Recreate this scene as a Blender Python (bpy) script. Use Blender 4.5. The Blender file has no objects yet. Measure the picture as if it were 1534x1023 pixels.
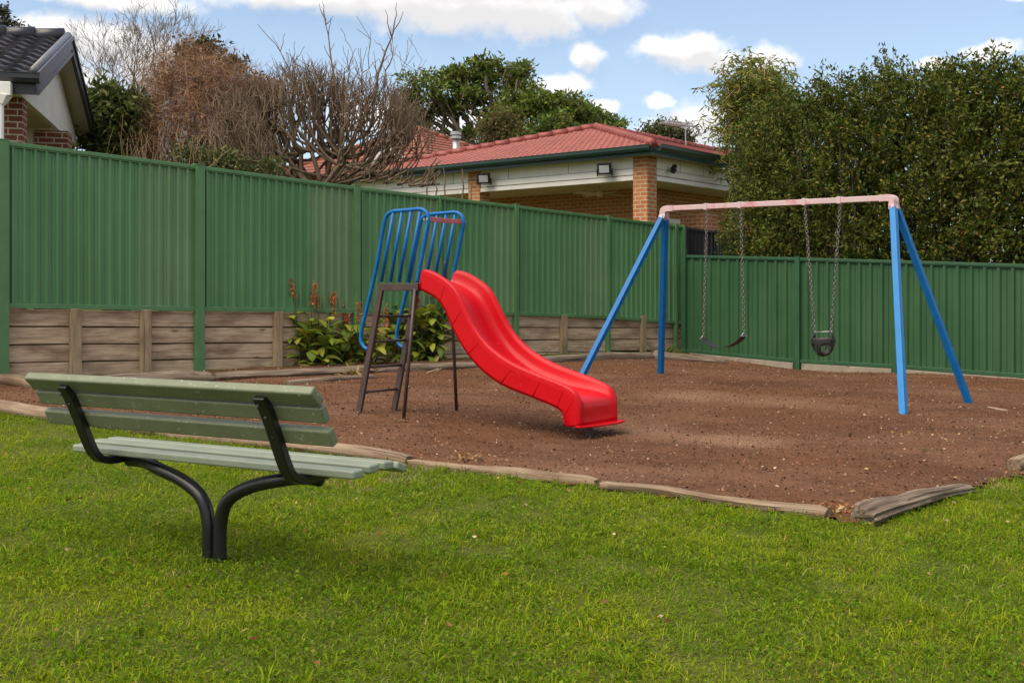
import bpy, math, random
import numpy as np
from mathutils import Vector, Matrix

random.seed(7)
RNG = np.random.default_rng(11)
scene = bpy.context.scene
COL = scene.collection
R = math.radians

# ------------------------------------------------------------------ survey
# the place was surveyed from the photograph: eye height 1.40 m, ground falling gently to the right
F, CX, HY, H = 1720.0, 767.0, 446.0, 1.40


def at(px, py, Y):
    return Vector(((px - CX) / F * Y, Y, H - (py - HY) / F * Y))


def g(x, y):
    xx = max(-15.0, min(15.0, x)); yy = max(-6.0, min(26.0, y))
    return -.023 * xx + .023 * yy + .008 * math.sin(1.7 * xx + .5) * math.sin(1.3 * yy) - .17 * math.exp(-((x - 5.1) ** 2 + (y - 19.7) ** 2) / 5.0)


def gv(x, y):
    xx = np.clip(x, -15, 15); yy = np.clip(y, -6, 26)
    return -.023 * xx + .023 * yy + .008 * np.sin(1.7 * xx + .5) * np.sin(1.3 * yy) - .17 * np.exp(-((x - 5.1) ** 2 + (y - 19.7) ** 2) / 5.0)


def on_ground(px, py):
    k = (py - HY) / F; c = (px - CX) / F
    Y = H / (k - .023 * c + .023)
    for _ in range(4):
        Y = (H - g(c * Y, Y)) / k
    return Vector((c * Y, Y, g(c * Y, Y)))


# ------------------------------------------------------------------ materials
MATS = {}


class NT:
    def __init__(s, m):
        s.t = m.node_tree; s.t.nodes.clear()

    def n(s, typ, **kw):
        nd = s.t.nodes.new(typ)
        for k, v in kw.items():
            if k.startswith('i_'):
                key = k[2:]
                key = int(key) if key.isdigit() else key.replace('_', ' ')
                nd.inputs[key].default_value = v
            else:
                setattr(nd, k, v)
        return nd

    def l(s, a, b):
        s.t.links.new(a, b)

    def ramp(s, fac, stops, interp='LINEAR'):
        r = s.n('ShaderNodeValToRGB'); r.color_ramp.interpolation = interp
        e = r.color_ramp.elements
        while len(e) < len(stops): e.new(.5)
        for el, (p, c) in zip(e, stops):
            el.position = p
            el.color = (c, c, c, 1) if isinstance(c, (int, float)) else (*c, 1)
        s.l(fac, r.inputs[0]); return r.outputs[0]

    def mix(s, fac, a, b, blend='MIX'):
        m = s.n('ShaderNodeMix', data_type='RGBA', blend_type=blend)
        for inp, v in ((m.inputs[0], fac), (m.inputs[6], a), (m.inputs[7], b)):
            if hasattr(v, 'is_linked'): s.l(v, inp)
            elif isinstance(v, (int, float)): inp.default_value = v if inp.type == 'VALUE' else (v, v, v, 1)
            else: inp.default_value = (*v, 1)
        return m.outputs[2]

    def math(s, op, a, b=0.0, clamp=False):
        m = s.n('ShaderNodeMath', operation=op, use_clamp=clamp)
        for inp, v in zip(m.inputs, (a, b)):
            if hasattr(v, 'is_linked'): s.l(v, inp)
            else: inp.default_value = v
        return m.outputs[0]

    def noise(s, vec, scale, detail=4, rough=.55, dist=0.0):
        nd = s.n('ShaderNodeTexNoise'); nd.inputs['Scale'].default_value = scale
        nd.inputs['Detail'].default_value = detail; nd.inputs['Roughness'].default_value = rough
        nd.inputs['Distortion'].default_value = dist
        if vec is not None: s.l(vec, nd.inputs['Vector'])
        return nd

    def scaled(s, vec, sc):
        m = s.n('ShaderNodeMapping'); m.inputs['Scale'].default_value = sc
        s.l(vec, m.inputs['Vector']); return m.outputs[0]

    def bump(s, h, strength=.3, dist=.01):
        b = s.n('ShaderNodeBump'); b.inputs['Strength'].default_value = strength
        b.inputs['Distance'].default_value = dist; s.l(h, b.inputs['Height']); return b.outputs[0]

    def out(s, col, rough=.6, normal=None, metal=0.0, spec=.5, coat=0.0, trans=None):
        p = s.n('ShaderNodeBsdfPrincipled')
        for k, v in (('Base Color', col), ('Roughness', rough), ('Metallic', metal), ('Specular IOR Level', spec), ('Coat Weight', coat)):
            if hasattr(v, 'is_linked'): s.l(v, p.inputs[k])
            elif k == 'Base Color': p.inputs[k].default_value = (*v, 1)
            else: p.inputs[k].default_value = v
        if normal is not None: s.l(normal, p.inputs['Normal'])
        o = s.n('ShaderNodeOutputMaterial')
        if trans:
            t = s.n('ShaderNodeBsdfTranslucent')
            if hasattr(col, 'is_linked'): s.l(col, t.inputs[0])
            else: t.inputs[0].default_value = (*col, 1)
            m = s.n('ShaderNodeMixShader'); m.inputs[0].default_value = trans
            s.l(p.outputs[0], m.inputs[1]); s.l(t.outputs[0], m.inputs[2]); s.l(m.outputs[0], o.inputs[0])
        else:
            s.l(p.outputs[0], o.inputs[0])


def newmat(name):
    m = bpy.data.materials.new(name); m.use_nodes = True
    MATS[name] = m
    return m, NT(m)


def coords(t, kind='Object'):
    return t.n('ShaderNodeTexCoord').outputs[kind]


def attr(t, name='gc', out='Vector'):
    return t.n('ShaderNodeAttribute', attribute_name=name).outputs[out]


def paint(name, col, rough=.45, var=.12, scale=6, wear=None, wear_amt=.5, wear_scale=30, bump=.05, spec=.5, coat=0, metal=0):
    m, t = newmat(name)
    v = coords(t)
    n1 = t.noise(v, scale, 5)
    c = t.mix(t.ramp(n1.outputs[0], [(.3, 0), (.7, 1)]), tuple(x * (1 - var) for x in col), tuple(min(1, x * (1 + var)) for x in col))
    n2 = t.noise(v, wear_scale, 6, .7)
    if wear is not None:
        lo = .72 - wear_amt * .25; sw_ = .06 if wear_scale > 5.5 else .22
        c = t.mix(t.ramp(n2.outputs[0], [(lo, 0), (lo + sw_, 1)]), c, wear)
    r = t.ramp(n1.outputs[0], [(0, rough * .8), (1, min(1, rough * 1.25))])
    t.out(c, r, t.bump(n2.outputs[0], bump, .004), metal, spec, coat)
    return m


# metal sheet: per-sheet fading comes in through the vertex colour
def mk_sheet(name, a, b, rough=.42):
    m, t = newmat(name)
    tint = attr(t, 'tint', 'Color')
    v = coords(t)
    n = t.noise(t.scaled(v, (1, 1, .12)), 5, 5, .6)
    n2 = t.noise(v, 1.1, 3)
    c = t.mix(t.ramp(n.outputs[0], [(.35, 0), (.7, 1)]), a, b)
    c = t.mix(t.ramp(n2.outputs[0], [(.4, 0), (.75, .35)]), c, tuple(x * 1.25 + .02 for x in b))
    c = t.mix(1.0, c, tint, 'MULTIPLY')
    sp = t.noise(v, 60, 3, .7)
    c = t.mix(t.ramp(sp.outputs[0], [(.72, 0), (.78, .35)]), c, (.22, .22, .17))
    t.out(c, rough, t.bump(n.outputs[0], .05, .004), 0, .45)


mk_sheet('green_sheet', (.084, .210, .084), (.108, .248, .106))
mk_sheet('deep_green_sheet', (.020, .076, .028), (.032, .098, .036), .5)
mk_sheet('charcoal_sheet', (.018, .018, .022), (.028, .026, .03))
paint('fence_trim', (.082, .20, .076), .42, .12, 5)
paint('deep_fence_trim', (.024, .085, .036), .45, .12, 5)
paint('blue_paint', (.002, .125, .37), .4, .12, 9, (.14, .075, .045), .3, 40, .06, .3)
paint('blue_paint_lit', (.004, .175, .47), .42, .12, 7, (.24, .15, .10), .3, 40, .06, .5)  # lighter leg blue: overhead light on the near right leg painted in
paint('pink_paint', (.60, .46, .46), .5, .2, 5, (.50, .22, .25), 1.05, 5, .06)
paint('red_rail_paint', (.42, .10, .11), .45, .2, 8, (.5, .3, .28), .35, 30)
paint('brown_steel', (.060, .036, .032), .5, .2, 8, (.15, .08, .05), .3, 40)
paint('red_plastic', (.52, .002, .008), .30, .06, 2.5, (.58, .04, .045), .4, 26, .02, .22, .0)
paint('bench_paint', (.150, .172, .100), .48, .12, 7, (.46, .48, .40), .42, 42, .1)
paint('bench_paint_lit', (.235, .265, .20), .5, .1, 7, (.42, .44, .38), .3, 42, .1)  # paler bench green: sky light on the seat tops put into the colour
paint('black_enamel', (.010, .010, .011), .32, .1, 10, (.12, .10, .08), .22, 60, .08)
paint('chain_steel', (.20, .185, .165), .5, .3, 40, (.13, .07, .04), .5, 60, .05, .5, 0, .7)
paint('black_rubber', (.022, .021, .021), .55, .2, 10, (.12, .105, .095), .35, 12)
paint('white_board', (.84, .80, .73), .55, .06, 3, (.34, .32, .28), .2, 6)
paint('cream_soffit', (.62, .54, .43), .7, .06, 2)
paint('dark_green_gutter', (.012, .040, .030), .35, .1, 3)
paint('charcoal_trim', (.030, .030, .036), .4, .15, 4)
paint('grey_barge', (.16, .16, .18), .35, .2, 4, (.3, .3, .32), .4, 8)
paint('zinc', (.42, .42, .41), .4, .12, 6, None, 0, 30, .05, .5, 0, .6)
paint('lamp_glass', (.40, .41, .42), .2, .05, 4)
paint('black_plastic', (.015, .015, .016), .4)
paint('window_glass', (.05, .06, .065), .08, .2, 1, None, 0, 3, .0, .6)
paint('concrete', (.27, .23, .175), .85, .25, 4, (.17, .13, .09), .6, 9, .3)
paint('bark_wood', (.12, .088, .065), .85, .35, 14, None, 0, 45, .6)
paint('grey_bark', (.18, .138, .105), .85, .35, 14, None, 0, 45, .6)
paint('frangipani_bark', (.165, .112, .07), .8, .3, 12, None, 0, 45, .5)
paint('dry_twigs', (.28, .16, .09), .85, .45, 3)
paint('straw_twigs', (.36, .25, .14), .85, .3, 5)
paint('dry_stick', (.36, .26, .18), .8, .2, 12)


def mk_roof(name, cols, rough, lich):
    m, t = newmat(name)
    v = attr(t)
    vo = t.n('ShaderNodeTexVoronoi'); vo.inputs['Scale'].default_value = 1.0
    t.l(t.scaled(v, (3.3, 3.0, 1)), vo.inputs['Vector'])
    sep = t.n('ShaderNodeSeparateColor'); t.l(vo.outputs['Color'], sep.inputs[0])
    c = t.mix(sep.outputs[0], cols[0], cols[1])
    n = t.noise(coords(t), 9, 6, .65)
    c = t.mix(t.ramp(n.outputs[0], [(.45, 0), (.75, lich)]), c, cols[2])
    t.out(c, rough, t.bump(n.outputs[0], .15, .01), 0, .5)


mk_roof('red_tiles', [(.185, .028, .019), (.265, .048, .034), (.36, .15, .105)], .5, .3)
mk_roof('old_red_tiles', [(.20, .056, .034), (.29, .088, .05), (.19, .11, .07)], .7, .7)
mk_roof('charcoal_tiles', [(.030, .028, .034), (.055, .05, .06), (.30, .28, .30)], .33, .35)


def mk_brick(name, a, b, mortar):
    m, t = newmat(name)
    v = attr(t)
    br = t.n('ShaderNodeTexBrick')
    br.inputs['Scale'].default_value = 1.0
    br.inputs['Brick Width'].default_value = .24; br.inputs['Row Height'].default_value = .086
    br.inputs['Mortar Size'].default_value = .0095; br.inputs['Mortar Smooth'].default_value = .15
    br.inputs['Color1'].default_value = (*a, 1); br.inputs['Color2'].default_value = (*b, 1); br.inputs['Mortar'].default_value = (*mortar, 1)
    t.l(v, br.inputs['Vector'])
    n = t.noise(v, 14, 5, .6)
    c = t.mix(t.ramp(n.outputs[0], [(.3, 0), (.8, .5)]), br.outputs['Color'], tuple(x * .6 for x in a))
    inv = t.math('SUBTRACT', 1.0, br.outputs['Fac'])
    t.out(c, .85, t.bump(inv, .5, .01), 0, .3)


mk_brick('orange_brick', (.42, .145, .048), (.55, .225, .085), (.62, .53, .38))
mk_brick('dark_brick', (.16, .052, .032), (.25, .08, .042), (.58, .50, .38))


def mk_timber(name, stops, dark, bumpk=.5, soil=None):
    m, t = newmat(name)
    v = attr(t)
    gr = t.noise(t.scaled(v, (1.3, 24, 24)), 1.6, 7, .62, .6)
    blot = t.noise(t.scaled(v, (1.0, 3.2, 3.2)), 2.0, 4, .55)
    c = t.ramp(gr.outputs[0], stops)
    c = t.mix(t.ramp(blot.outputs[0], [(.45, 0), (.68, .75)]), c, dark)
    kn = t.n('ShaderNodeTexVoronoi'); kn.inputs['Scale'].default_value = 1.0
    t.l(t.scaled(v, (1.7, 5, 5)), kn.inputs['Vector'])
    c = t.mix(t.ramp(kn.outputs['Distance'], [(.03, .8), (.13, 0)]), c, tuple(x * .45 for x in dark))
    cr = t.noise(t.scaled(v, (.8, 45, 45)), 1.0, 3, .5)
    c = t.mix(t.ramp(cr.outputs[0], [(.27, .9), (.34, 0)]), c, (.03, .02, .014))
    hb = t.math('ADD', gr.outputs[0], t.ramp(cr.outputs[0], [(.25, 0), (.36, .7)]))
    t.out(c, .85, t.bump(hb, bumpk, .012), 0, .25)


mk_timber('sleeper_timber', [(.25, (.25, .165, .10)), (.5, (.52, .38, .25)), (.75, (.68, .54, .38))], (.19, .12, .075))
mk_timber('post_timber', [(.25, (.20, .145, .085)), (.5, (.37, .27, .165)), (.75, (.46, .35, .22))], (.14, .10, .06))
mk_timber('log_timber', [(.25, (.11, .072, .046)), (.5, (.24, .168, .112)), (.75, (.38, .29, .21))], (.13, .074, .042), .9)
mk_timber('old_log_timber', [(.25, (.085, .06, .042)), (.5, (.20, .15, .108)), (.75, (.34, .275, .215))], (.10, .066, .044), 1.3)


def mk_leaf(name, rough=.45, trans=.25, spec=.4):
    m, t = newmat(name)
    t.out(attr(t, 'tint', 'Color'), rough, None, 0, spec, 0, trans)


mk_leaf('leaf', .55, .28, .25)
mk_leaf('glossy_leaf', .5, .28, .22)
mk_leaf('grass_blade', .7, .42, .08)
mk_leaf('dry_matter', .85, 0, .2)
mk_leaf('petal', .6, .3, .3)

m, t = newmat('soil')
v = coords(t)
n = t.noise(v, 3, 6, .65); n2 = t.noise(v, 40, 4, .7)
c = t.mix(t.ramp(n.outputs[0], [(.35, 0), (.65, 1)]), (.060, .066, .016), (.105, .096, .034))
c = t.mix(t.ramp(n2.outputs[0], [(.4, 0), (.7, .8)]), c, (.08, .115, .013))
t.out(c, .95, t.bump(n2.outputs[0], .5, .01), 0, .03)

m, t = newmat('bark_mulch')
v = coords(t)
fine = t.noise(v, 75, 5, .75); mid = t.noise(t.scaled(v, (.6, 1.3, 1)), 14, 6, .75); big = t.noise(v, .55, 4, .6, .4); big2 = t.noise(t.scaled(v, (.5, 1.2, 1)), 1.5, 5, .65, .3)
c = t.ramp(fine.outputs[0], [(.30, (.056, .025, .012)), (.5, (.142, .063, .031)), (.70, (.235, .115, .062))])
c = t.mix(t.ramp(mid.outputs[0], [(.42, .0), (.62, .6)]), c, (.075, .035, .020))
c = t.mix(t.ramp(big.outputs[0], [(.42, 0), (.66, .45)]), c, (.225, .126, .082))
c = t.mix(t.ramp(big2.outputs[0], [(.45, 0), (.7, .75)]), c, (.066, .032, .019))
# dusty trodden patches below the swings and at the slide exit
for (px, py, sx, sy, amt) in ((1150, 655, .75, .55, .55), (1085, 590, .9, .9, .4), (1000, 640, .8, .6, .28), (1230, 600, .8, .9, .35), (1000, 700, 1.1, .5, .22)):
    p = on_ground(px, py)
    mp = t.n('ShaderNodeMapping'); mp.vector_type = 'TEXTURE'
    mp.inputs['Location'].default_value = (p.x, p.y, 0); mp.inputs['Scale'].default_value = (sx, sy, 50)
    wv = t.noise(v, 2.3, 5, .6)
    add = t.n('ShaderNodeVectorMath', operation='MULTIPLY_ADD'); t.l(wv.outputs['Color'], add.inputs[0]); add.inputs[1].default_value = (.8, .8, 0); t.l(v, add.inputs[2])
    t.l(add.outputs[0], mp.inputs['Vector'])
    ln = t.n('ShaderNodeVectorMath', operation='LENGTH'); t.l(mp.outputs[0], ln.inputs[0])
    fac = t.ramp(ln.outputs['Value'], [(.2, amt), (1.0, 0)], 'EASE')
    c = t.mix(t.math('MULTIPLY', fac, t.ramp(mid.outputs[0], [(.3, .55), (.7, 1)])), c, (.34, .21, .14))
hsum = t.math('ADD', fine.outputs[0], t.math('MULTIPLY', mid.outputs[0], 1.6))
t.out(c, .95, t.bump(hsum, .6, .009), 0, .08)
M = MATS


# ------------------------------------------------------------------ object helpers
def tag(o, label=None, cat=None, group=None, kind=None):
    if label: o['label'] = label
    if cat: o['category'] = cat
    if group: o['group'] = group
    if kind: o['kind'] = kind
    return o


def empty(name, loc, label=None, cat=None, group=None):
    o = bpy.data.objects.new(name, None); COL.objects.link(o)
    o.location = loc; o.empty_display_size = .2
    return tag(o, label, cat, group)


def origin_of(o):
    p = Vector((0, 0, 0))
    while o is not None:
        p += Vector(o.location); o = o.parent
    return p


def link(name, me, mat, parent=None, loc=None):
    o = bpy.data.objects.new(name, me); COL.objects.link(o)
    if mat is not None: me.materials.append(M[mat] if isinstance(mat, str) else mat)
    if parent is not None: o.parent = parent
    if loc is not None: o.location = loc
    return o


class MB:
    """collects shapes in world coordinates; build() links them as one mesh object"""

    def __init__(s):
        s.v = []; s.f = []; s.gc = []; s.tint = []; s.seed = 0.0

    def add(s, vs, fs, gc=None, tint=(1, 1, 1)):
        o = len(s.v)
        s.v += [tuple(p) for p in vs]
        s.f += [tuple(o + i for i in f) for f in fs]
        s.gc += [tuple(q) for q in gc] if gc is not None else [(p[0], p[1], p[2]) for p in vs]
        s.tint += [tint] * len(vs)

    def box(s, c, a, b, d, tint=(1, 1, 1), seed=None):
        """c centre, a/b/d half-extent vectors; grain runs along a"""
        c, a, b, d = Vector(c), Vector(a), Vector(b), Vector(d)
        vs = [c + a * i + b * j + d * k for i in (-1, 1) for j in (-1, 1) for k in (-1, 1)]
        la, lb, ld = a.length, b.length, d.length
        if seed is None: seed = random.uniform(0, 90)
        gc = [(la * i + seed * 3.1, lb * j + seed, ld * k + seed * 1.7) for i in (-1, 1) for j in (-1, 1) for k in (-1, 1)]
        fs = [(0, 1, 3, 2), (4, 6, 7, 5), (0, 4, 5, 1), (2, 3, 7, 6), (0, 2, 6, 4), (1, 5, 7, 3)]
        if a.cross(b).dot(d) < 0: fs = [f[::-1] for f in fs]
        s.add(vs, fs, gc, tint)

    def bar(s, p, q, w, h, side=None, seed=None):
        p, q = Vector(p), Vector(q); ax = (q - p)
        ref = Vector(side) if side is not None else (Vector((0, 0, 1)) if abs(ax.normalized().z) < .9 else Vector((1, 0, 0)))
        if side is None:
            b = ref.cross(ax).normalized()
        else:
            b = (ref - ax * (ref.dot(ax) / ax.dot(ax))).normalized()
        d = ax.cross(b).normalized()
        s.box((p + q) / 2, ax / 2, b * w / 2, d * h / 2, seed=seed)

    def tube(s, path, rad, n=10, cap=True, square=False, tint=(1, 1, 1), up=None):
        path = [Vector(p) for p in path]
        rad = rad if isinstance(rad, (list, tuple)) else [rad] * len(path)
        o = len(s.v); prev = None; L = 0; sd = random.uniform(0, 50)
        for i, p in enumerate(path):
            tg = (path[min(i + 1, len(path) - 1)] - path[max(i - 1, 0)])
            if tg.length < 1e-9: tg = Vector((0, 0, 1))
            tg.normalize()
            if prev is None:
                ref = Vector(up) if up is not None else (Vector((0, 0, 1)) if abs(tg.z) < .9 else Vector((1, 0, 0)))
                b = (ref - tg * ref.dot(tg)).normalized()
            else:
                b = (prev - tg * prev.dot(tg)); b = b.normalized() if b.length > 1e-6 else tg.orthogonal().normalized()
            prev = b; d = tg.cross(b)
            if i: L += (p - path[i - 1]).length
            for k in range(n):
                th = 2 * math.pi * (k + (.5 if square else 0)) / n
                r = rad[i] * (1.414 if square else 1)
                s.v.append(tuple(p + b * (math.cos(th) * r) + d * (math.sin(th) * r)))
                s.gc.append((L + sd, math.cos(th) * r + sd, math.sin(th) * r))
                s.tint.append(tint)
        for i in range(len(path) - 1):
            for k in range(n):
                a, b2 = o + i * n + k, o + i * n + (k + 1) % n
                s.f.append((a, b2, b2 + n, a + n))
        if cap:
            s.f.append(tuple(o + k for k in reversed(range(n))))
            s.f.append(tuple(o + (len(path) - 1) * n + k for k in range(n)))

    def build(s, name, mat, parent=None, smooth=False, bevel=0, seg=2, angle=35, loc=None, solid=0):
        org = origin_of(parent) if parent is not None else Vector(loc if loc is not None else (0, 0, 0))
        me = bpy.data.meshes.new(name)
        me.from_pydata([(p[0] - org.x, p[1] - org.y, p[2] - org.z) for p in s.v], [], s.f)
        at_ = me.attributes.new('gc', 'FLOAT_VECTOR', 'POINT')
        at_.data.foreach_set('vector', np.array(s.gc, 'f').ravel())
        tc = me.attributes.new('tint', 'FLOAT_COLOR', 'POINT')
        ta = np.ones((len(s.v), 4), 'f'); ta[:, :3] = np.array(s.tint, 'f')
        tc.data.foreach_set('color', ta.ravel())
        if smooth: me.polygons.foreach_set('use_smooth', [True] * len(me.polygons))
        me.update()
        o = link(name, me, mat, parent, None if parent is not None else org)
        if solid:
            md = o.modifiers.new('solid', 'SOLIDIFY'); md.thickness = solid; md.offset = -1
        if bevel:
            md = o.modifiers.new('bevel', 'BEVEL'); md.width = bevel; md.segments = seg; md.limit_method = 'ANGLE'; md.angle_limit = R(angle)
            md.harden_normals = True
        return o


def np_mesh(name, V, quads, tint, mat, parent=None, loc=(0, 0, 0), tris=None, smooth=False):
    """V (N,3) in local coordinates, quads (M,4); tint (N,3)"""
    me = bpy.data.meshes.new(name)
    nq = len(quads); nt = 0 if tris is None else len(tris)
    me.vertices.add(len(V)); me.vertices.foreach_set('co', np.asarray(V, 'f').ravel())
    loops = np.asarray(quads, 'i').ravel()
    starts = np.arange(nq) * 4; tot = np.full(nq, 4)
    if nt:
        loops = np.concatenate([loops, np.asarray(tris, 'i').ravel()])
        starts = np.concatenate([starts, nq * 4 + np.arange(nt) * 3]); tot = np.concatenate([tot, np.full(nt, 3)])
    me.loops.add(len(loops)); me.loops.foreach_set('vertex_index', loops.astype('i'))
    me.polygons.add(nq + nt); me.polygons.foreach_set('loop_start', starts.astype('i')); me.polygons.foreach_set('loop_total', tot.astype('i'))
    if smooth: me.polygons.foreach_set('use_smooth', np.ones(nq + nt, bool))
    me.update(calc_edges=True)
    tc = me.attributes.new('tint', 'FLOAT_COLOR', 'POINT')
    ta = np.ones((len(V), 4), 'f'); ta[:, :3] = tint
    tc.data.foreach_set('color', ta.ravel())
    return link(name, me, mat, parent, None if parent is not None else loc)


def copy_tree(o, parent=None):
    c = o.copy(); COL.objects.link(c)
    if parent is not None: c.parent = parent
    for ch in [x for x in bpy.data.objects if x.parent == o]:
        copy_tree(ch, c)
    return c


def norm(a): return a / np.maximum(np.linalg.norm(a, axis=-1, keepdims=True), 1e-9)


def leaves(P, D, L, W, tint, fold=.25, N=None):
    """folded rhombic leaves: P (n,3) base, D (n,3) direction, L, W (n,), -> V, quads, tint"""
    n = len(P)
    rnd = RNG.normal(size=(n, 3)) if N is None else N
    S = norm(np.cross(D, rnd)); Nn = np.cross(S, D)
    a = P; tip = P + D * L[:, None] - Nn * (L * .12)[:, None]
    mid = P + D * (L * .45)[:, None]
    l = mid + S * (W * .5)[:, None] + Nn * (W * fold)[:, None]; r = mid - S * (W * .5)[:, None] + Nn * (W * fold)[:, None]
    V = np.stack([a, r, tip, l], 1).reshape(-1, 3)
    q = np.arange(n * 4).reshape(n, 4)
    T = np.repeat(tint, 4, 0)
    return V, q, T


def palette(n, cols, jit=.18, w=None):
    cols = np.array(cols); i = RNG.choice(len(cols), n, p=w)
    c = cols[i] * (1 + RNG.normal(size=(n, 1)) * jit) * (1 + RNG.normal(size=(n, 3)) * jit * .35)
    return np.clip(c, .003, 1)


# ------------------------------------------------------------------ camera, light, sky
cam = bpy.data.cameras.new('camera'); co = bpy.data.objects.new('camera', cam); COL.objects.link(co)
co.location = (0, 0, H); co.rotation_euler = (R(90), 0, 0)
cam.sensor_width = 36; cam.lens = F / 1534 * 36; cam.shift_y = -(511.5 - HY) / 1534
cam.clip_start = .05; cam.clip_end = 3000
scene.camera = co

SUN_AZ, SUN_EL = R(-125), R(58)      # azimuth from +Y clockwise: light comes from the left, a little behind the viewer
sd = Vector((math.sin(SUN_AZ) * math.cos(SUN_EL), math.cos(SUN_AZ) * math.cos(SUN_EL), math.sin(SUN_EL)))
sl = bpy.data.lights.new('sun', 'SUN'); so = bpy.data.objects.new('sun', sl); COL.objects.link(so)
so.location = (-10, -5, 20); so.rotation_euler = (-sd).to_track_quat('-Z', 'Y').to_euler()
sl.energy = 2.6; sl.angle = R(60); sl.color = (1, .88, .70)

world = bpy.data.worlds.new('World'); scene.world = world; world.use_nodes = True
t = NT(world)
sky = t.n('ShaderNodeTexSky', sky_type='NISHITA'); sky.sun_disc = False
sky.sun_elevation = SUN_EL; sky.sun_rotation = SUN_AZ; sky.air_density = 1.0; sky.dust_density = 1.0; sky.ozone_density = 1.0
gen = coords(t, 'Generated')
sep = t.n('ShaderNodeSeparateXYZ'); t.l(gen, sep.inputs[0])
az = t.math('ARCTAN2', sep.outputs[0], sep.outputs[1])
el = t.math('ARCSINE', sep.outputs[2])
comb = t.n('ShaderNodeCombineXYZ'); t.l(az, comb.inputs[0]); t.l(el, comb.inputs[1])
CLOUDS = [(700, 12, 170, 40), (790, 22, 95, 46), (590, 0, 170, 34), (890, 10, 80, 34), (440, -8, 150, 24), (720, -60, 380, 60),
          (170, -6, 140, 20), (95, 42, 70, 26), (150, 62, 80, 36), (230, 95, 80, 50), (60, 60, 50, 30), (60, 130, 130, 60),
          (880, 83, 34, 22), (1030, 74, 66, 34), (1075, 92, 40, 22), (985, 70, 40, 20), (845, 124, 46, 19), (905, 154, 26, 14), (985, 152, 24, 14),
          (1055, 190, 95, 36), (1150, 92, 46, 24), (1392, 100, 30, 12), (1528, 0, 26, 10), (1490, 78, 40, 14), (700, 185, 60, 30), (560, 175, 90, 26)]
grp = bpy.data.node_groups.new('cloud_cover', 'ShaderNodeTree')
grp.interface.new_socket('Vector', in_out='INPUT', socket_type='NodeSocketVector')
grp.interface.new_socket('Cover', in_out='OUTPUT', socket_type='NodeSocketFloat')


class GT(NT):
    def __init__(s, tree): s.t = tree


q = GT(grp)
gi = q.n('NodeGroupInput'); go = q.n('NodeGroupOutput')
w1 = q.noise(gi.outputs[0], 16, 7, .6)
wv = q.n('ShaderNodeVectorMath', operation='SUBTRACT'); q.l(w1.outputs['Color'], wv.inputs[0]); wv.inputs[1].default_value = (.5, .5, .5)
wa = q.n('ShaderNodeVectorMath', operation='MULTIPLY_ADD'); q.l(wv.outputs[0], wa.inputs[0]); wa.inputs[1].default_value = (.05, .026, 0); q.l(gi.outputs[0], wa.inputs[2])
acc = None
for (px, py, rx, ry) in CLOUDS:
    a = math.atan((px - CX) / F); e = math.atan((HY - py) / F * math.cos(a))
    sb = q.n('ShaderNodeVectorMath', operation='SUBTRACT'); q.l(wa.outputs[0], sb.inputs[0]); sb.inputs[1].default_value = (a, e, 0)
    ml = q.n('ShaderNodeVectorMath', operation='MULTIPLY'); q.l(sb.outputs[0], ml.inputs[0]); ml.inputs[1].default_value = (F / rx / 1.15, F / ry / 1.15, 0)
    ln = q.n('ShaderNodeVectorMath', operation='LENGTH'); q.l(ml.outputs[0], ln.inputs[0])
    v1 = q.math('SUBTRACT', 1.0, ln.outputs['Value'])
    acc = v1 if acc is None else q.math('MAXIMUM', acc, v1)
# elsewhere in the sky: unseen broken cloud, thickened to whiten the fill light
far = q.noise(gi.outputs[0], 2.6, 6, .6)
farv = q.math('MULTIPLY', q.math('SUBTRACT', far.outputs[0], .38), 2.5)
absaz = q.n('ShaderNodeSeparateXYZ'); q.l(gi.outputs[0], absaz.inputs[0])
win = q.math('MULTIPLY', q.math('SUBTRACT', q.math('ABSOLUTE', absaz.outputs[0]), .5), 8.0, True)
farv = q.math('ADD', farv, q.math('MULTIPLY', q.math('SUBTRACT', win, 1.0), 5.0))
acc = q.math('MAXIMUM', acc, farv)
det = q.noise(gi.outputs[0], 38, 6, .62)
acc = q.math('ADD', acc, q.math('MULTIPLY', q.math('SUBTRACT', det.outputs[0], .5), .95))
q.l(acc, go.inputs[0])


def cover(off):
    gn = t.n('ShaderNodeGroup'); gn.node_tree = grp
    if off:
        ad = t.n('ShaderNodeVectorMath', operation='ADD'); t.l(comb.outputs[0], ad.inputs[0]); ad.inputs[1].default_value = off
        t.l(ad.outputs[0], gn.inputs[0])
    else:
        t.l(comb.outputs[0], gn.inputs[0])
    return gn.outputs[0]


d0 = cover(None); d1 = cover((-.006, .013, 0))
mask = t.ramp(d0, [(-.12, .09), (.6, .97)], 'EASE')
shade = t.ramp(d1, [(-.2, (.70, .685, .665)), (.7, (.50, .49, .49))], 'EASE')
bg1 = t.n('ShaderNodeBackground'); t.l(sky.outputs[0], bg1.inputs[0]); bg1.inputs[1].default_value = .105
bg2 = t.n('ShaderNodeBackground'); t.l(shade, bg2.inputs[0]); bg2.inputs[1].default_value = 1.0
mx = t.n('ShaderNodeMixShader'); t.l(mask, mx.inputs[0]); t.l(bg1.outputs[0], mx.inputs[1]); t.l(bg2.outputs[0], mx.inputs[2])
wo = t.n('ShaderNodeOutputWorld'); t.l(mx.outputs[0], wo.inputs[0])
scene.view_settings.view_transform = 'Standard'; scene.view_settings.look = 'None'
scene.view_settings.exposure = 0.80; scene.view_settings.gamma = 1.0
scene.cycles.max_bounces = 6; scene.cycles.transparent_max_bounces = 6
scene.cycles.use_denoising = True

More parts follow.
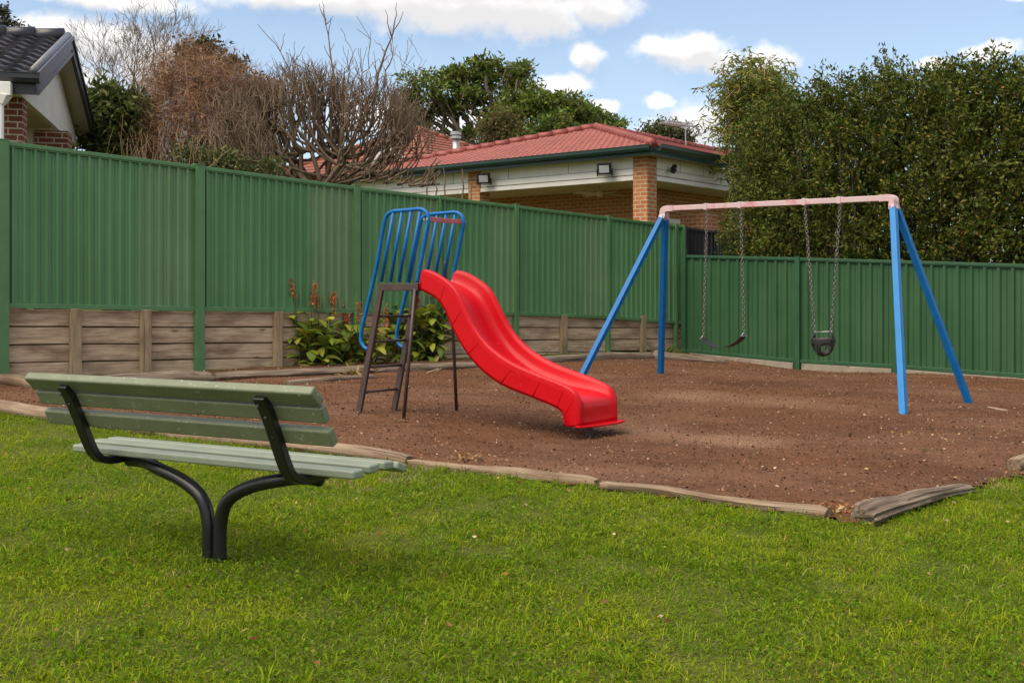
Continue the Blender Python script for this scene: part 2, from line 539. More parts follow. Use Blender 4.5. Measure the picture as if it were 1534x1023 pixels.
# ------------------------------------------------------------------ ground
PIT = [on_ground(0, 612).xy, on_ground(1290, 783).xy]
pit_a, pit_b = Vector((-4.86, 10.83)), Vector((2.0, 6.56))
pit_c = Vector((4.05, 8.75))
corner_far = Vector((3.3, 21.9))


def ground_sheet(name, xs, ys, fz, mat):
    nx, ny = len(xs), len(ys)
    Xg, Yg = np.meshgrid(xs, ys, indexing='ij')
    V = np.stack([Xg, Yg, fz(Xg, Yg)], -1).reshape(-1, 3)
    i = np.arange(nx * ny).reshape(nx, ny)
    qd = np.stack([i[:-1, :-1], i[1:, :-1], i[1:, 1:], i[:-1, 1:]], -1).reshape(-1, 4)
    return np_mesh(name, V, qd, np.ones((len(V), 3)), mat, smooth=True)


xs = np.concatenate([[-1500, -500, -150, -60, -30], np.arange(-15, 15.01, .25), [30, 60, 150, 500, 1500]])
ys = np.concatenate([[-1500, -400, -100, -30, -12], np.arange(-6, 27, .25), [40, 80, 200, 600, 2200]])
o = ground_sheet('ground', xs, ys, gv, 'soil'); tag(o, kind='structure')

# the bark pit: a sheet clipped to the log edging, laid just above the soil
d_ab = (pit_b - pit_a).normalized(); d_bc = (pit_c - pit_b).normalized()
wall0, wall1 = Vector((-5.95, 13.4)), Vector((3.3, 22.05))
pit_poly = [pit_a - d_ab * 6, pit_b, pit_b + d_bc * 9, Vector((11, 12.6)), Vector((3.25, 21.35)), wall0 + (wall0 - wall1) * .4]


def inside(poly, x, y):
    n = len(poly); c = np.zeros(np.shape(x), bool)
    for i in range(n):
        (x1, y1), (x2, y2) = poly[i], poly[i - 1]
        cond = ((y1 > y) != (y2 > y)) & (x < (x2 - x1) * (y - y1) / (y2 - y1 + 1e-12) + x1)
        c ^= cond
    return c


def bumps(x, y):
    return .006 * np.sin(5.1 * x + 2 * np.sin(2.3 * y)) * np.sin(4.3 * y + 1.3 * np.sin(3.1 * x)) + .003 * np.sin(11 * x + 4 * y) * np.sin(9 * y - 3 * x)


bmx = bpy.data.meshes.new('bark_bed')
import bmesh
bm = bmesh.new()
res = .12
vx = {}
gx = np.arange(-13, 12, res); gy = np.arange(5, 23, res)
Xg, Yg = np.meshgrid(gx + res / 2, gy + res / 2, indexing='ij')
ins = inside(pit_poly, Xg, Yg)
for i in range(len(gx)):
    for j in range(len(gy)):
        if not ins[i, j]: continue
        f = []
        for (a, b) in ((i, j), (i + 1, j), (i + 1, j + 1), (i, j + 1)):
            if (a, b) not in vx:
                x, y = -13 + a * res, 5 + b * res
                vx[(a, b)] = bm.verts.new((x, y, g(x, y) + .018 + float(bumps(x, y))))
            f.append(vx[(a, b)])
        bm.faces.new(f).smooth = True
bm.to_mesh(bmx); bm.free()
o = link('bark_ground', bmx, 'bark_mulch'); tag(o, kind='structure')

# loose bark chips and litter
n = 110000
x = RNG.uniform(-8, 9, n * 3); y = RNG.uniform(6.3, 22, n * 3)
k = inside(pit_poly, x, y) & (RNG.uniform(0, 1, n * 3) < np.clip(8.0 / y, 0, 1)); x, y = x[k][:n], y[k][:n]; n = len(x)
P = np.stack([x, y, gv(x, y) + .02 + bumps(x, y) + RNG.uniform(0, .012, n)], 1)
th = RNG.uniform(0, 6.28, n); D = np.stack([np.cos(th), np.sin(th), RNG.normal(0, .22, n)], 1)
L = np.minimum(RNG.lognormal(math.log(.0095), .6, n), .032); W = L * RNG.uniform(.25, .7, n)
up = np.tile([0, 0, 1.0], (n, 1)) + RNG.normal(0, .35, (n, 3))
tn = palette(n, [(.085, .041, .023), (.145, .072, .041), (.22, .125, .075), (.34, .22, .135), (.48, .36, .25)], .22, [.2, .36, .27, .13, .04])
V, qd, T = leaves(P, norm(D), L, W, tn, .15, np.cross(up, D))
o = np_mesh('bark_chips', V, qd, T, 'dry_matter'); tag(o, 'loose brown bark chips strewn over the play area', 'bark chips', kind='stuff')

# ------------------------------------------------------------------ lawn
lawn_poly = [pit_a - d_ab * 3, pit_b + (d_bc - d_ab) * .0, pit_b + d_bc * 6, Vector((8, 3)), Vector((5, 2.4)), Vector((-5.5, 2.4)), Vector((-9, 10))]


def lawn_sample(n, near=2.6, far=12.5, xr=(-8.5, 8)):
    x = RNG.uniform(*xr, n); y = RNG.uniform(near, far, n)
    k = ~inside(pit_poly, x, y)
    # keep in or near the field the picture shows
    k &= (np.abs(x) < .52 * y + .9) & (y < 11.8)
    k &= RNG.uniform(0, 1, n) < np.clip((5.2 / y) ** 1.35, 0, 1)
    return x[k], y[k]


def fbm(x, y, s, ph=0.0):
    return (np.sin(x * s + 1.3 * np.sin(y * s * 1.1 + ph)) * np.sin(y * s * .9 + 1.7 * np.sin(x * s * .8 + ph * 2)) + .5 * np.sin(2.3 * x * s + ph + y * s) * np.sin(2.1 * y * s - 1.3 * x * s))


x, y = lawn_sample(1500000)
d1_ = fbm(x, y, 2.1, .4); d2_ = fbm(x, y, 5.3, 1.9); d3_ = fbm(x, y, .8, 3.1)
foot = np.hypot(x + 1.36, y - 5.42)
edge = np.abs((x - pit_a.x) * d_ab.y - (y - pit_a.y) * d_ab.x)
worn = np.exp(-(foot / .28) ** 2) * .75 + .45 * np.exp(-(edge / .16) ** 2) * (fbm(x, y, 3.1, .2) > -.1) + .25 * (fbm(x, y, 1.05, 7.7) + .4 * fbm(x, y, 4.4, 1.1) > 1.3)
keep = RNG.uniform(0, 1, len(x)) < np.clip(.88 + .2 * d2_ + .12 * d1_, .4, 1) * (1 - worn)
x, y, d1_, d2_, d3_ = x[keep], y[keep], d1_[keep], d2_[keep], d3_[keep]
n = len(x)
th = RNG.uniform(0, 6.28, n) ; lean = np.abs(RNG.normal(1.4, .5, n)).clip(0, 2.3)
flow = np.stack([np.cos(th), np.sin(th)], 1) + .5 * np.stack([np.cos(3 * d1_), np.sin(3 * d1_)], 1)
flow = norm(flow)
Lb = np.clip(RNG.lognormal(math.log(.036), .42, n) * (1 + .22 * d2_ + .2 * d3_), .012, .12)
Wb = RNG.uniform(.0026, .0056, n)
P0 = np.stack([x, y, gv(x, y) - .003], 1)
d_a = np.concatenate([flow * np.sin(lean * .6)[:, None], np.cos(lean * .6)[:, None]], 1)
d_b = np.concatenate([flow * np.sin(np.minimum(lean * 1.5, 1.9))[:, None], np.cos(np.minimum(lean * 1.5, 1.9))[:, None]], 1)
S = np.stack([-flow[:, 1], flow[:, 0], np.zeros(n)], 1) + RNG.normal(0, .35, (n, 3)); S = norm(S)
P1 = P0 + d_a * (Lb * .55)[:, None]; P2 = P1 + d_b * (Lb * .5)[:, None]
w0 = (Wb * .5)[:, None]
V = np.stack([P0 - S * w0, P0 + S * w0, P1 + S * w0 * .9, P1 - S * w0 * .9, P2], 1).reshape(-1, 3)
i0 = np.arange(n) * 5
qd = np.stack([i0, i0 + 1, i0 + 2, i0 + 3], 1); tr = np.stack([i0 + 3, i0 + 2, i0 + 4], 1)
tn = palette(n, [(.222, .312, .009), (.162, .262, .008), (.268, .332, .015), (.108, .185, .008), (.40, .36, .11)], .16, [.36, .30, .16, .15, .03])
yel = np.clip(.5 + .55 * d1_, 0, 1)[:, None]
dry = ((d3_ + .6 * d2_) > 1.05) & (RNG.uniform(0, 1, n) < .5)
tn[dry] = palette(int(dry.sum()), [(.34, .29, .11), (.26, .25, .07), (.40, .33, .16)], .15)
tn = tn * np.where(yel > .5, [1.12, 1.04, 1.0], [.90, .96, 1.0])
o = np_mesh('grass', V, qd, np.repeat(np.clip(tn, .003, 1), 5, 0), 'grass_blade', tris=tr)
tag(o, 'short bright green mown grass of the lawn', 'grass', kind='stuff')
print('grass blades', n)

# longer tufts standing out of the mown sward
xt, yt = lawn_sample(11000)
tk = (fbm(xt, yt, 1.6, 5.0) > -.1); xt, yt = xt[tk], yt[tk]
kt = 20; n = len(xt) * kt
ang = RNG.uniform(0, 6.28, n); rr = np.abs(RNG.normal(0, .022, n))
x = np.repeat(xt, kt) + np.cos(ang) * rr; y = np.repeat(yt, kt) + np.sin(ang) * rr
th = ang + RNG.normal(0, .6, n); lean = np.abs(RNG.normal(1.0, .4, n)).clip(.1, 2.1)
Lb = np.clip(np.repeat(RNG.uniform(.045, .09, len(xt)), kt) * RNG.uniform(.5, 1.1, n), .02, .12); Wb = RNG.uniform(.003, .0058, n)
flow = np.stack([np.cos(th), np.sin(th)], 1)
P0 = np.stack([x, y, gv(x, y) - .002], 1)
dirs = [np.concatenate([flow * np.sin(lean * f_)[:, None], np.cos(lean * f_)[:, None]], 1) for f_ in (.45, 1.05, 1.6)]
S = norm(np.stack([-flow[:, 1], flow[:, 0], np.zeros(n)], 1) + RNG.normal(0, .3, (n, 3))); w0 = (Wb * .5)[:, None]
P1 = P0 + dirs[0] * (Lb * .4)[:, None]; P2 = P1 + dirs[1] * (Lb * .35)[:, None]; P3 = P2 + dirs[2] * (Lb * .3)[:, None]
V = np.stack([P0 - S * w0, P0 + S * w0, P1 + S * w0, P1 - S * w0, P2 + S * w0 * .8, P2 - S * w0 * .8, P3], 1).reshape(-1, 3)
i0 = np.arange(n) * 7
qd = np.concatenate([np.stack([i0, i0 + 1, i0 + 2, i0 + 3], 1), np.stack([i0 + 3, i0 + 2, i0 + 4, i0 + 5], 1)]); tr = np.stack([i0 + 5, i0 + 4, i0 + 6], 1)
ct = palette(len(xt), [(.205, .280, .011), (.155, .240, .010), (.25, .305, .018), (.29, .29, .045)], .14, [.42, .38, .17, .03])
tn = np.clip(np.repeat(ct, kt, 0) * (1 + RNG.normal(0, .14, (n, 1))), .004, 1)
o = np_mesh('grass_tufts', V, qd, np.repeat(tn, 7, 0), 'grass_blade', tris=tr); tag(o, 'longer curved grass tufts scattered over the lawn', 'grass tufts', kind='stuff')

# clover and broad-leaved weeds among the grass
x, y = lawn_sample(520000)
kk = (fbm(x, y, 2.7, 2.2) + .5 * fbm(x, y, 6.1, .7)) > .25 - .5 * RNG.uniform(0, 1, len(x)) ** 3
x, y = x[kk], y[kk]; n = len(x)
zc = np.abs(RNG.normal(.018, .009, n))
P = np.stack([x, y, gv(x, y) + zc], 1)
th = RNG.uniform(0, 6.28, n); D = norm(np.stack([np.cos(th), np.sin(th), RNG.normal(.1, .3, n)], 1))
L = RNG.uniform(.009, .022, n); W = L * RNG.uniform(.6, .95, n)
up = np.tile([0, 0, 1.0], (n, 1)) + RNG.normal(0, .4, (n, 3))
tn = palette(n, [(.105, .195, .010), (.150, .245, .012), (.19, .275, .018), (.22, .27, .035)], .18)
V, qd, T = leaves(P, D, L, W, tn, .12, np.cross(up, D))
o = np_mesh('clover', V, qd, T, 'grass_blade'); tag(o, 'small clover leaves growing through the lawn', 'clover', kind='stuff')

# dry leaf litter on the lawn and along the logs
n = 420
x = RNG.uniform(-5, 4.5, n); y = RNG.uniform(3, 11, n)
# drifts of dry leaves caught by the corner logs and below the swings
for (px, py, cnt, sp) in ((1262, 772, 110, .10), (1240, 764, 50, .08), (1395, 655, 45, .16), (1300, 742, 40, .2), (712, 690, 60, .14), (520, 566, 40, .15)):
    p = on_ground(px, py); x = np.concatenate([x, p.x + RNG.normal(0, sp, cnt)]); y = np.concatenate([y, p.y + RNG.normal(0, sp, cnt)])
n = len(x)
P = np.stack([x, y, gv(x, y) + RNG.uniform(.02, .045, n)], 1)
th = RNG.uniform(0, 6.28, n); D = norm(np.stack([np.cos(th), np.sin(th), RNG.normal(0, .3, n)], 1))
L = RNG.uniform(.014, .04, n); up = np.tile([0, 0, 1.0], (n, 1)) + RNG.normal(0, .4, (n, 3))
V, qd, T = leaves(P, D, L, L * .5, palette(n, [(.34, .19, .08), (.44, .33, .18), (.26, .11, .05), (.38, .15, .06)]), .15, np.cross(up, D))
o = np_mesh('leaf_litter', V, qd, T, 'dry_matter'); tag(o, 'scattered dry leaf litter on lawn and bark', 'leaf litter', kind='stuff')


# ------------------------------------------------------------------ edging logs
def log(name, p, q, r, label, mat='log_timber', group='logs edging the bark pit', flat=.85, rough=.10, seg=26, n=14, sink=.35, bow=.02, z0=None, z1=None, taper=1.0):
    p, q = Vector((p[0], p[1])), Vector((q[0], q[1]))
    L = (q - p).length; ax = (q - p) / L; side = Vector((-ax.y, ax.x))
    mid = (p + q) / 2
    rs = random.Random(hash(label) % 1000 + 5); ph = [rs.uniform(0, 6.28) for _ in range(6)]
    rs = random.Random(len(label) * 7 + int(L * 100)); ph = [rs.uniform(0, 6.28) for _ in range(6)]
    b = MB(); sd_ = rs.uniform(0, 40)
    groove = [rs.uniform(-1, .6) if rough > .15 else rs.uniform(-.3, .3) for _ in range(n)]; drift = [rs.uniform(0, 6.28) for _ in range(n)]
    gz = lambda P, s: (g(P.x, P.y) if z0 is None else z0 + (z1 - z0) * s)
    for i in range(seg + 1):
        s = i / seg; P = p + ax * (L * s) + side * (bow * math.sin(math.pi * s + ph[0]) + .012 * math.sin(9 * s + ph[1]))
        end = min(s, 1 - s) * seg
        rr = r * (1 + (taper - 1) * s) * (1 + .06 * math.sin(5 * s + ph[2]) + .04 * math.sin(17 * s + ph[3]))
        if end < .5: rr *= .88
        z = gz(P, s) + rr * flat * (1 - sink) + .008 * math.sin(7 * s + ph[4])
        for k in range(n):
            th = 2 * math.pi * k / n
            w = 1 + rough * (math.sin(3 * th + ph[5] + 1.5 * s) * .5 + math.sin(7 * th + ph[0] + 3 * math.sin(2.3 * s * L)) * .35 * (.5 if rough > .15 else 1) + groove[k] * (.55 + .45 * math.sin(6 * s + drift[k])) * .7 + rs.uniform(-.2, .2) * .5)
            jag = (rs.uniform(-.03, .03) * r / .07) if i in (0, seg) else 0
            b.v.append((P.x + side.x * math.cos(th) * rr * w + ax.x * jag, P.y + side.y * math.cos(th) * rr * w + ax.y * jag, z + math.sin(th) * rr * w * flat))
            b.gc.append((L * s + sd_, math.cos(th) * r + sd_, math.sin(th) * r)); b.tint.append((1, 1, 1))
    for i in range(seg):
        for k in range(n):
            a, c = i * n + k, i * n + (k + 1) % n
            b.f.append((a, a + n, c + n, c))
    b.f.append(tuple(range(n))); b.f.append(tuple(seg * n + k for k in reversed(range(n))))
    o = b.build(name, mat, smooth=True, loc=(mid.x, mid.y, g(mid.x, mid.y)))
    md = o.modifiers.new('e', 'EDGE_SPLIT'); md.split_angle = R(60)
    return tag(o, label, 'log', group)


def G(px, py): return on_ground(px, py).xy


A0 = G(0, 617) - d_ab * 2.2
log('edging_log', A0, G(236, 651), .078, 'weathered round log edging the bark behind the left end of the bench', seg=34)
log('edging_log', G(240, 650), G(612, 697), .064, 'long grey log edging the bark, half hidden behind the bench seat', seg=34, rough=.2, sink=.45)
log('edging_log', G(618, 698), G(893, 729), .05, 'thin pale log edging the lawn just right of the bench, sunk into the ground', sink=.55, seg=30, rough=.2)
log('edging_log', G(903, 733), G(1238, 777), .050, 'long bleached log edging the lawn in front of the open bark', sink=.5, seg=40, rough=.3)
log('edging_log', G(1292, 785), G(1452, 737), .088, 'split grey rotting log at the front corner of the bark pit', 'old_log_timber', rough=.42, seg=46, n=30, sink=.38, taper=.5)
log('edging_log', G(1516, 706), G(1640, 668), .075, 'pale log end lying in the grass at the right border', sink=.35)
# back edging between the bark and the planted strip
log('edging_log', G(0, 588) - Vector((1.6, -1.6)), G(60, 583), .085, 'round log below the sleeper wall behind the tip of the bench back', seg=16)
log('edging_log', G(64, 581), G(316, 572), .085, 'long split log lying on the soil below the timber sleeper wall', 'old_log_timber', seg=36, rough=.2)
log('edging_log', G(322, 571), G(556, 560), .08, 'cracked log lying in front of the left red-flowered plant', 'old_log_timber', seg=36, rough=.2)
log('edging_log', G(428, 577), G(562, 569), .05, 'dark lower log tucked under the cracked log by the plants', 'old_log_timber', seg=24, rough=.2)
log('edging_log', G(562, 559), G(782, 549), .075, 'log behind the slide ladder in front of the right red-flowered plant', 'old_log_timber', seg=36, rough=.15)
log('edging_log', G(783, 546), G(975, 538), .085, 'dark log at the foot of the wall between slide and swing leg', 'old_log_timber', seg=30, rough=.2)
log('edging_log', G(978, 538), G(1085, 546), .10, 'dark log running out under the hanging flat swing', 'old_log_timber', seg=24, rough=.24, taper=.6)

# dry fallen sticks
for pts, r, lab in (([(640, 562), (668, 552), (690, 549), (720, 552)], .011, 'forked dry stick on the bark behind the slide'),
                    ([(1480, 614), (1494, 617), (1508, 619)], .012, 'short pale stick on the bark near the right swing leg')):
    b = MB(); pp = [on_ground(*p) + Vector((0, 0, .03)) for p in pts]
    b.tube(pp, [r, r, r * .8, r * .5], 7) if len(pp) == 4 else b.tube(pp, r, 7)
    if len(pp) == 4: b.tube([pp[1], pp[1] + (pp[0] - pp[1]) * .7 + Vector((.05, -.25, .01))], [r * .7, r * .4], 6)
    o = b.build('stick', 'dry_stick', smooth=True, loc=pp[0]); tag(o, lab, 'stick')

# ------------------------------------------------------------------ metal fences
fd = (wall1 - wall0).normalized(); fn = Vector((fd.y, -fd.x))          # along the fence, towards the playground


def on_line(px, p0, d):
    c = (px - CX) / F
    tt = (c * p0.y - p0.x) / (d.x - c * d.y)
    return tt


def interp(x, pts):
    for (x0, y0), (x1, y1) in zip(pts, pts[1:]):
        if x <= x1 or (x1, y1) == pts[-1]:
            return y0 + (y1 - y0) * (x - x0) / (x1 - x0)


def zpix(px, py, p0, d):
    Y = (p0 + d * on_line(px, p0, d)).y
    return H - (py - HY) / F * Y


def sheet_run(b, p0, d, nrm, t0, t1, zb0, zb1, zt0, zt1, pitch, depth, tints, off=0.0, fine=True):
    """profiled steel sheet between two posts, three sheets side by side"""
    prof = [(0, 0), (.30, 0), (.34, .3), (.38, 0), (.64, 0), (.72, 1), (.90, 1), (.985, 0)]
    nP = max(2, round((t1 - t0) / pitch)); pitch = (t1 - t0) / nP
    pts = []
    for i in range(nP):
        for (u, h) in prof: pts.append((t0 + (i + u) * pitch, h * depth, min(2, int(i * 3 / nP))))
    pts.append((t1, 0, 2))
    o = len(b.v)
    for (tt, h, k) in pts:
        s = (tt - t0) / (t1 - t0); P = p0 + d * tt + nrm * (h + off)
        for z in (zb0 + (zb1 - zb0) * s, zt0 + (zt1 - zt0) * s):
            b.v.append((P.x, P.y, z)); b.gc.append((tt, z, h)); b.tint.append(tints[k])
    for i in range(len(pts) - 1):
        a = o + i * 2
        b.f.append((a, a + 2, a + 3, a + 1))


def line_box(b, p0, d, nrm, t0, t1, z0, z1, hgt, thick, off):
    """rail from t0 to t1 whose top runs z0->z1"""
    a = p0 + d * t0 + nrm * off; c = p0 + d * t1 + nrm * off
    P = Vector((a.x, a.y, z0 - hgt / 2)); Q = Vector((c.x, c.y, z1 - hgt / 2))
    b.bar(P, Q, thick, hgt)


def post_box(b, p0, d, nrm, tt, z0, z1, w, th, off):
    P = p0 + d * tt + nrm * off
    b.box((P.x, P.y, (z0 + z1) / 2), (0, 0, (z1 - z0) / 2), Vector((d.x, d.y, 0)) * w / 2, Vector((nrm.x, nrm.y, 0)) * th / 2)


def fence(root_label, p0, d, nrm, pxs, widths, topf, botf, footf, mat, trim, pitch, depth, tintf, cat='fence', plinth=False, name='metal_fence'):
    ts = [on_line(px, p0, d) for px in pxs]
    base = p0 + d * ts[0]
    root = empty(name, (base.x, base.y, g(base.x, base.y)), root_label, cat)
    for i in range(len(ts) - 1):
        t0, t1 = ts[i], ts[i + 1]
        z = lambda f, j: zpix(pxs[j], f(pxs[j]), p0, d)
        zb0, zb1, zt0, zt1 = z(botf, i), z(botf, i + 1), z(topf, i), z(topf, i + 1)
        b = MB(); sheet_run(b, p0, d, nrm, t0 + .01, t1 - .01, zb0 - .0, zb1 - .0, zt0 - .02, zt1 - .02, pitch, depth, tintf(i))
        b.build('panel', mat, root)
        b = MB()
        line_box(b, p0, d, nrm, t0, t1, zt0 + .012, zt1 + .012, .048, .058, depth * .5)
        line_box(b, p0, d, nrm, t0, t1, zt0 - .033, zt1 - .033, .02, .034, depth * .5)
        b.build('top_rail', trim, root, bevel=.006)
        b = MB()
        line_box(b, p0, d, nrm, t0, t1, zb0 + .03, zb1 + .03, .06, .05, depth * .5)
        b.build('bottom_rail', trim, root, bevel=.006)
    for i, (tt, w) in enumerate(zip(ts, widths)):
        if w <= 0: continue
        zt = zpix(pxs[i], topf(pxs[i]), p0, d)
        P = p0 + d * tt
        b = MB()
        post_box(b, p0, d, nrm, tt, g(P.x, P.y) - .1, zt + .018, w, .082, depth * .5 + .012)
        b.box((P.x + nrm.x * (depth * .5 + .012), P.y + nrm.y * (depth * .5 + .012), zt + .024), (0, 0, .006), Vector((d.x, d.y, 0)) * (w / 2 + .004), Vector((nrm.x, nrm.y, 0)) * .045)
        b.build('post', trim, root, bevel=.005)
    return root


topL = lambda x: interp(x, [(3, 213), (297, 250), (532, 281), (771, 309), (909, 326), (1022, 340)])
botL = lambda x: interp(x, [(3, 458), (297, 463), (532, 466), (771, 470), (909, 475), (1022, 484)])
fade = [1.0, 1.0, (1.28, 1.08, 1.12)]


def tintL(i):
    k = [(1, 1, 1), (.96, 1, .98), (1.5, 1.1, 1.25)]
    if i % 3 == 1: k = [(.95, .98, 1), (1, 1, 1), (1.35, 1.06, 1.15)]
    if i == 6: k = [(1.1, 1.1, 1.1), (1.12, 1.08, 1.05), (1.15, 1.1, 1.1)]
    if i == 5: k = [(1, 1, 1), (1.05, 1, 1), (1.5, 1.12, 1.28)]
    return k


fence('tall green corrugated steel fence standing on the timber sleeper wall along the left side', wall0, fd, fn,
      [-420, 3, 297, 532, 656, 771, 909, 1010, 1022], [.12, .12, .125, .105, .03, .08, .065, .06, .05], topL, botL, None, 'green_sheet', 'fence_trim', .132, .032, tintL)

R0, R1 = Vector((3.2, 21.3)), Vector((7.4, 16.6))
rd = (R1 - R0).normalized(); rn = Vector((rd.y, -rd.x))
topR = lambda x: interp(x, [(1026, 383), (1197, 387), (1343, 391), (1534, 397)])
botR = lambda x: interp(x, [(1026, 525), (1197, 541), (1343, 549), (1534, 563)])
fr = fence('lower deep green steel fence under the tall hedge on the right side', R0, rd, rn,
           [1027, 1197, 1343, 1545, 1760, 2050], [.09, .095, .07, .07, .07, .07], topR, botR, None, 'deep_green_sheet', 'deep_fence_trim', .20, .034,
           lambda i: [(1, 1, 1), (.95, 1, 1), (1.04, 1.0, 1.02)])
# the pale concrete strip under it, and the short end post of the corner
b = MB()
for pa, pb in ((1034, 1190), (1203, 1338), (1348, 1540), (1550, 1755)):
    ta, tb = on_line(pa, R0, rd), on_line(pb, R0, rd)
    za, zb = zpix(pa, botR(pa), R0, rd) - .035, zpix(pb, botR(pb), R0, rd) - .035
    line_box(b, R0, rd, rn, ta, tb, za, zb, .22, .07, .02)
b.build('plinth', 'concrete', fr, bevel=.01)
b = MB(); post_box(b, R0, rd, rn, on_line(1025, R0, rd), g(*R0) - .1, zpix(1025, 374, R0, rd), .05, .06, -.03); b.build('end_post', 'deep_fence_trim', fr, bevel=.004)

dk0 = Vector((3.32, 22.25))
fence('dark charcoal steel fence glimpsed behind the corner of the two green fences', dk0, fd, fn, [1024, 1072, 1150], [.06, .05, .06],
      lambda x: interp(x, [(1024, 341), (1072, 347), (1150, 358)]), lambda x: 505 + 0 * x, None, 'charcoal_sheet', 'charcoal_trim', .13, .026, lambda i: [(1, 1, 1)] * 3)

# ------------------------------------------------------------------ timber sleeper wall under the left fence
SW = empty('retaining_wall', (wall0.x, wall0.y, g(*wall0)), 'low weathered timber sleeper wall below the tall green fence', 'wall')
tp = [on_line(px, wall0, fd) for px in (-420, 112, 217, 297, 415, 532, 655, 771, 843, 909, 962, 1010, 1024)]
rz = lambda tt: 1.268 - .0187 * tt
ROW = .212
for i in range(len(tp) - 1):
    t0, t1 = tp[i] + .012, tp[i + 1] - .012
    for k in range(5):
        zt0, zt1 = rz(t0) - k * ROW, rz(t1) - k * ROW
        gx_, gy_ = wall0 + fd * t0
        if zt0 < g(gx_, gy_) + .02: continue
        b = MB()
        jt = random.uniform(-.006, .006)
        line_box(b, wall0, fd, fn, t0 + random.uniform(0, .004), t1, zt0 - .004 + random.uniform(-.003, .003), zt1 - .004 + random.uniform(-.003, .003), ROW - .012 - random.uniform(0, .006), .05, -.045 + jt)
        b.build('sleeper', 'sleeper_timber', SW, bevel=.006)
b = MB()
for i in range(len(tp) - 1):
    zt0, zt1 = rz(tp[i]) - .02, rz(tp[i + 1]) - .02
    line_box(b, wall0, fd, fn, tp[i], tp[i + 1], zt0, zt1, 1.1, .10, -.135)
b.build('backfill', 'soil', SW)
for px, w in ((112, .135), (217, .135), (415, .125), (843, .13), (962, .12)):
    tt = on_line(px, wall0, fd); P = wall0 + fd * tt
    b = MB(); post_box(b, wall0, fd, fn, tt, g(P.x, P.y) - .1, rz(tt) + .012, w, .075, .02)
    b.build('wall_post', 'post_timber', SW, bevel=.008)

# ------------------------------------------------------------------ park bench
B0 = Vector((-1.40, 5.45)); be = Vector((.864, -.503)); bn = Vector((.503, .864))


def BP(e, n_, z): return Vector((B0.x + be.x * e + bn.x * n_, B0.y + be.y * e + bn.y * n_, z))


bz = g(*B0)
bench = empty('park_bench', (B0.x, B0.y, bz), 'sage green slatted park bench on a black Y-shaped pedestal, standing on the lawn', 'bench')
E3 = Vector((be.x, be.y, 0)); N3 = Vector((bn.x, bn.y, 0)); Z3 = Vector((0, 0, 1))


def slat(name, n_, z, w, th, ang, e0=-.895, e1=.9, mat='bench_paint'):
    """w broad, th thin; ang = tilt of the broad direction from +n towards +z"""
    bd = N3 * math.cos(ang) + Z3 * math.sin(ang); td = N3 * -math.sin(ang) + Z3 * math.cos(ang)
    b = MB(); c = BP((e0 + e1) / 2, n_, z)
    b.box(c, E3 * (e1 - e0) / 2, bd * w / 2, td * th / 2)
    o = b.build(name, mat, bench, bevel=.011, seg=3)
    return o


slat('back_slat', -.345, .996, .086, .046, R(-44))
slat('back_slat', -.290, .920, .078, .042, R(-62))
slat('back_slat', -.240, .819, .080, .044, R(-62))
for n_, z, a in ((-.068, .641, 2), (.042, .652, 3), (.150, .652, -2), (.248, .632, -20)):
    slat('seat_slat', n_, z, .076, .038, R(a), mat='bench_paint_lit')
for s in (-.625, .612):
    pth = [BP(s, -.375, .985), BP(s, -.335, .93), BP(s, -.29, .84), BP(s, -.25, .75), BP(s, -.222, .69), BP(s, -.197, .645), BP(s, -.165, .615), BP(s, -.12, .600), BP(s, -.07, .598), BP(s, .05, .606), BP(s, .18, .608), BP(s, .27, .592)]
    b = MB(); o_ = 0
    for i, p in enumerate(pth):
        tg = (pth[min(i + 1, len(pth) - 1)] - pth[max(i - 1, 0)]).normalized(); up = E3.cross(tg)
        for (a, c) in ((-1, -1), (1, -1), (1, 1), (-1, 1)):
            b.v.append(tuple(p + E3 * a * .031 + up * c * .018)); b.gc.append((i, a, c)); b.tint.append((1, 1, 1))
    for i in range(len(pth) - 1):
        for k in range(4):
            a = i * 4 + k; c = i * 4 + (k + 1) % 4
            b.f.append((a, c, c + 4, a + 4))
    b.f += [(3, 2, 1, 0), tuple(len(b.v) - 4 + k for k in range(4))]
    o = b.build('bracket', 'black_enamel', bench, bevel=.006)
    for (n_, z) in ((-.372, .945), (-.322, .895), (-.275, .81)):
        b = MB(); P = BP(s, n_ - .012, z); b.tube([P, P - N3 * .006 + Z3 * .002], .008, 8)
        b.build('bolt', 'black_enamel', bench)
for s, fe in ((1, .048), (-1, -.022)):
    zz = [bz - .12, bz + .08, .34, .42, .468, .505, .538, .566, .588, .588]
    ee = [fe, fe, fe + .005 * s, fe + s * .028, fe + s * .07, fe + s * .135, fe + s * .225, fe + s * .34, fe + s * .47, fe + s * .58]
    pts = [BP(e, -.03 + (.03 if abs(e) > .45 else 0), z) for e, z in zip(ee, zz)]
    # smooth the bend
    sm = []
    for i in range(len(pts) - 1):
        p0_, p1_, p2_, p3_ = pts[max(i - 1, 0)], pts[i], pts[i + 1], pts[min(i + 2, len(pts) - 1)]
        for k in range(5):
            u = k / 5
            sm.append(.5 * ((2 * p1_) + (p2_ - p0_) * u + (2 * p0_ - 5 * p1_ + 4 * p2_ - p3_) * u * u + (3 * p1_ - p0_ - 3 * p2_ + p3_) * u ** 3))
    sm.append(pts[-1])
    b = MB(); b.tube(sm, .032, 16)
    b.build('leg', 'black_enamel', bench, smooth=True)

# ------------------------------------------------------------------ playground slide
S0 = Vector((-1.254, 10.844)); sa = -.64
su = Vector((math.cos(sa), math.sin(sa))); sv = Vector((-math.sin(sa), math.cos(sa)))
ZD, DL, DW = H + .132, .486, .50


def SPt(s, v, z): return Vector((S0.x + su.x * s + sv.x * v, S0.y + su.y * s + sv.y * v, z))


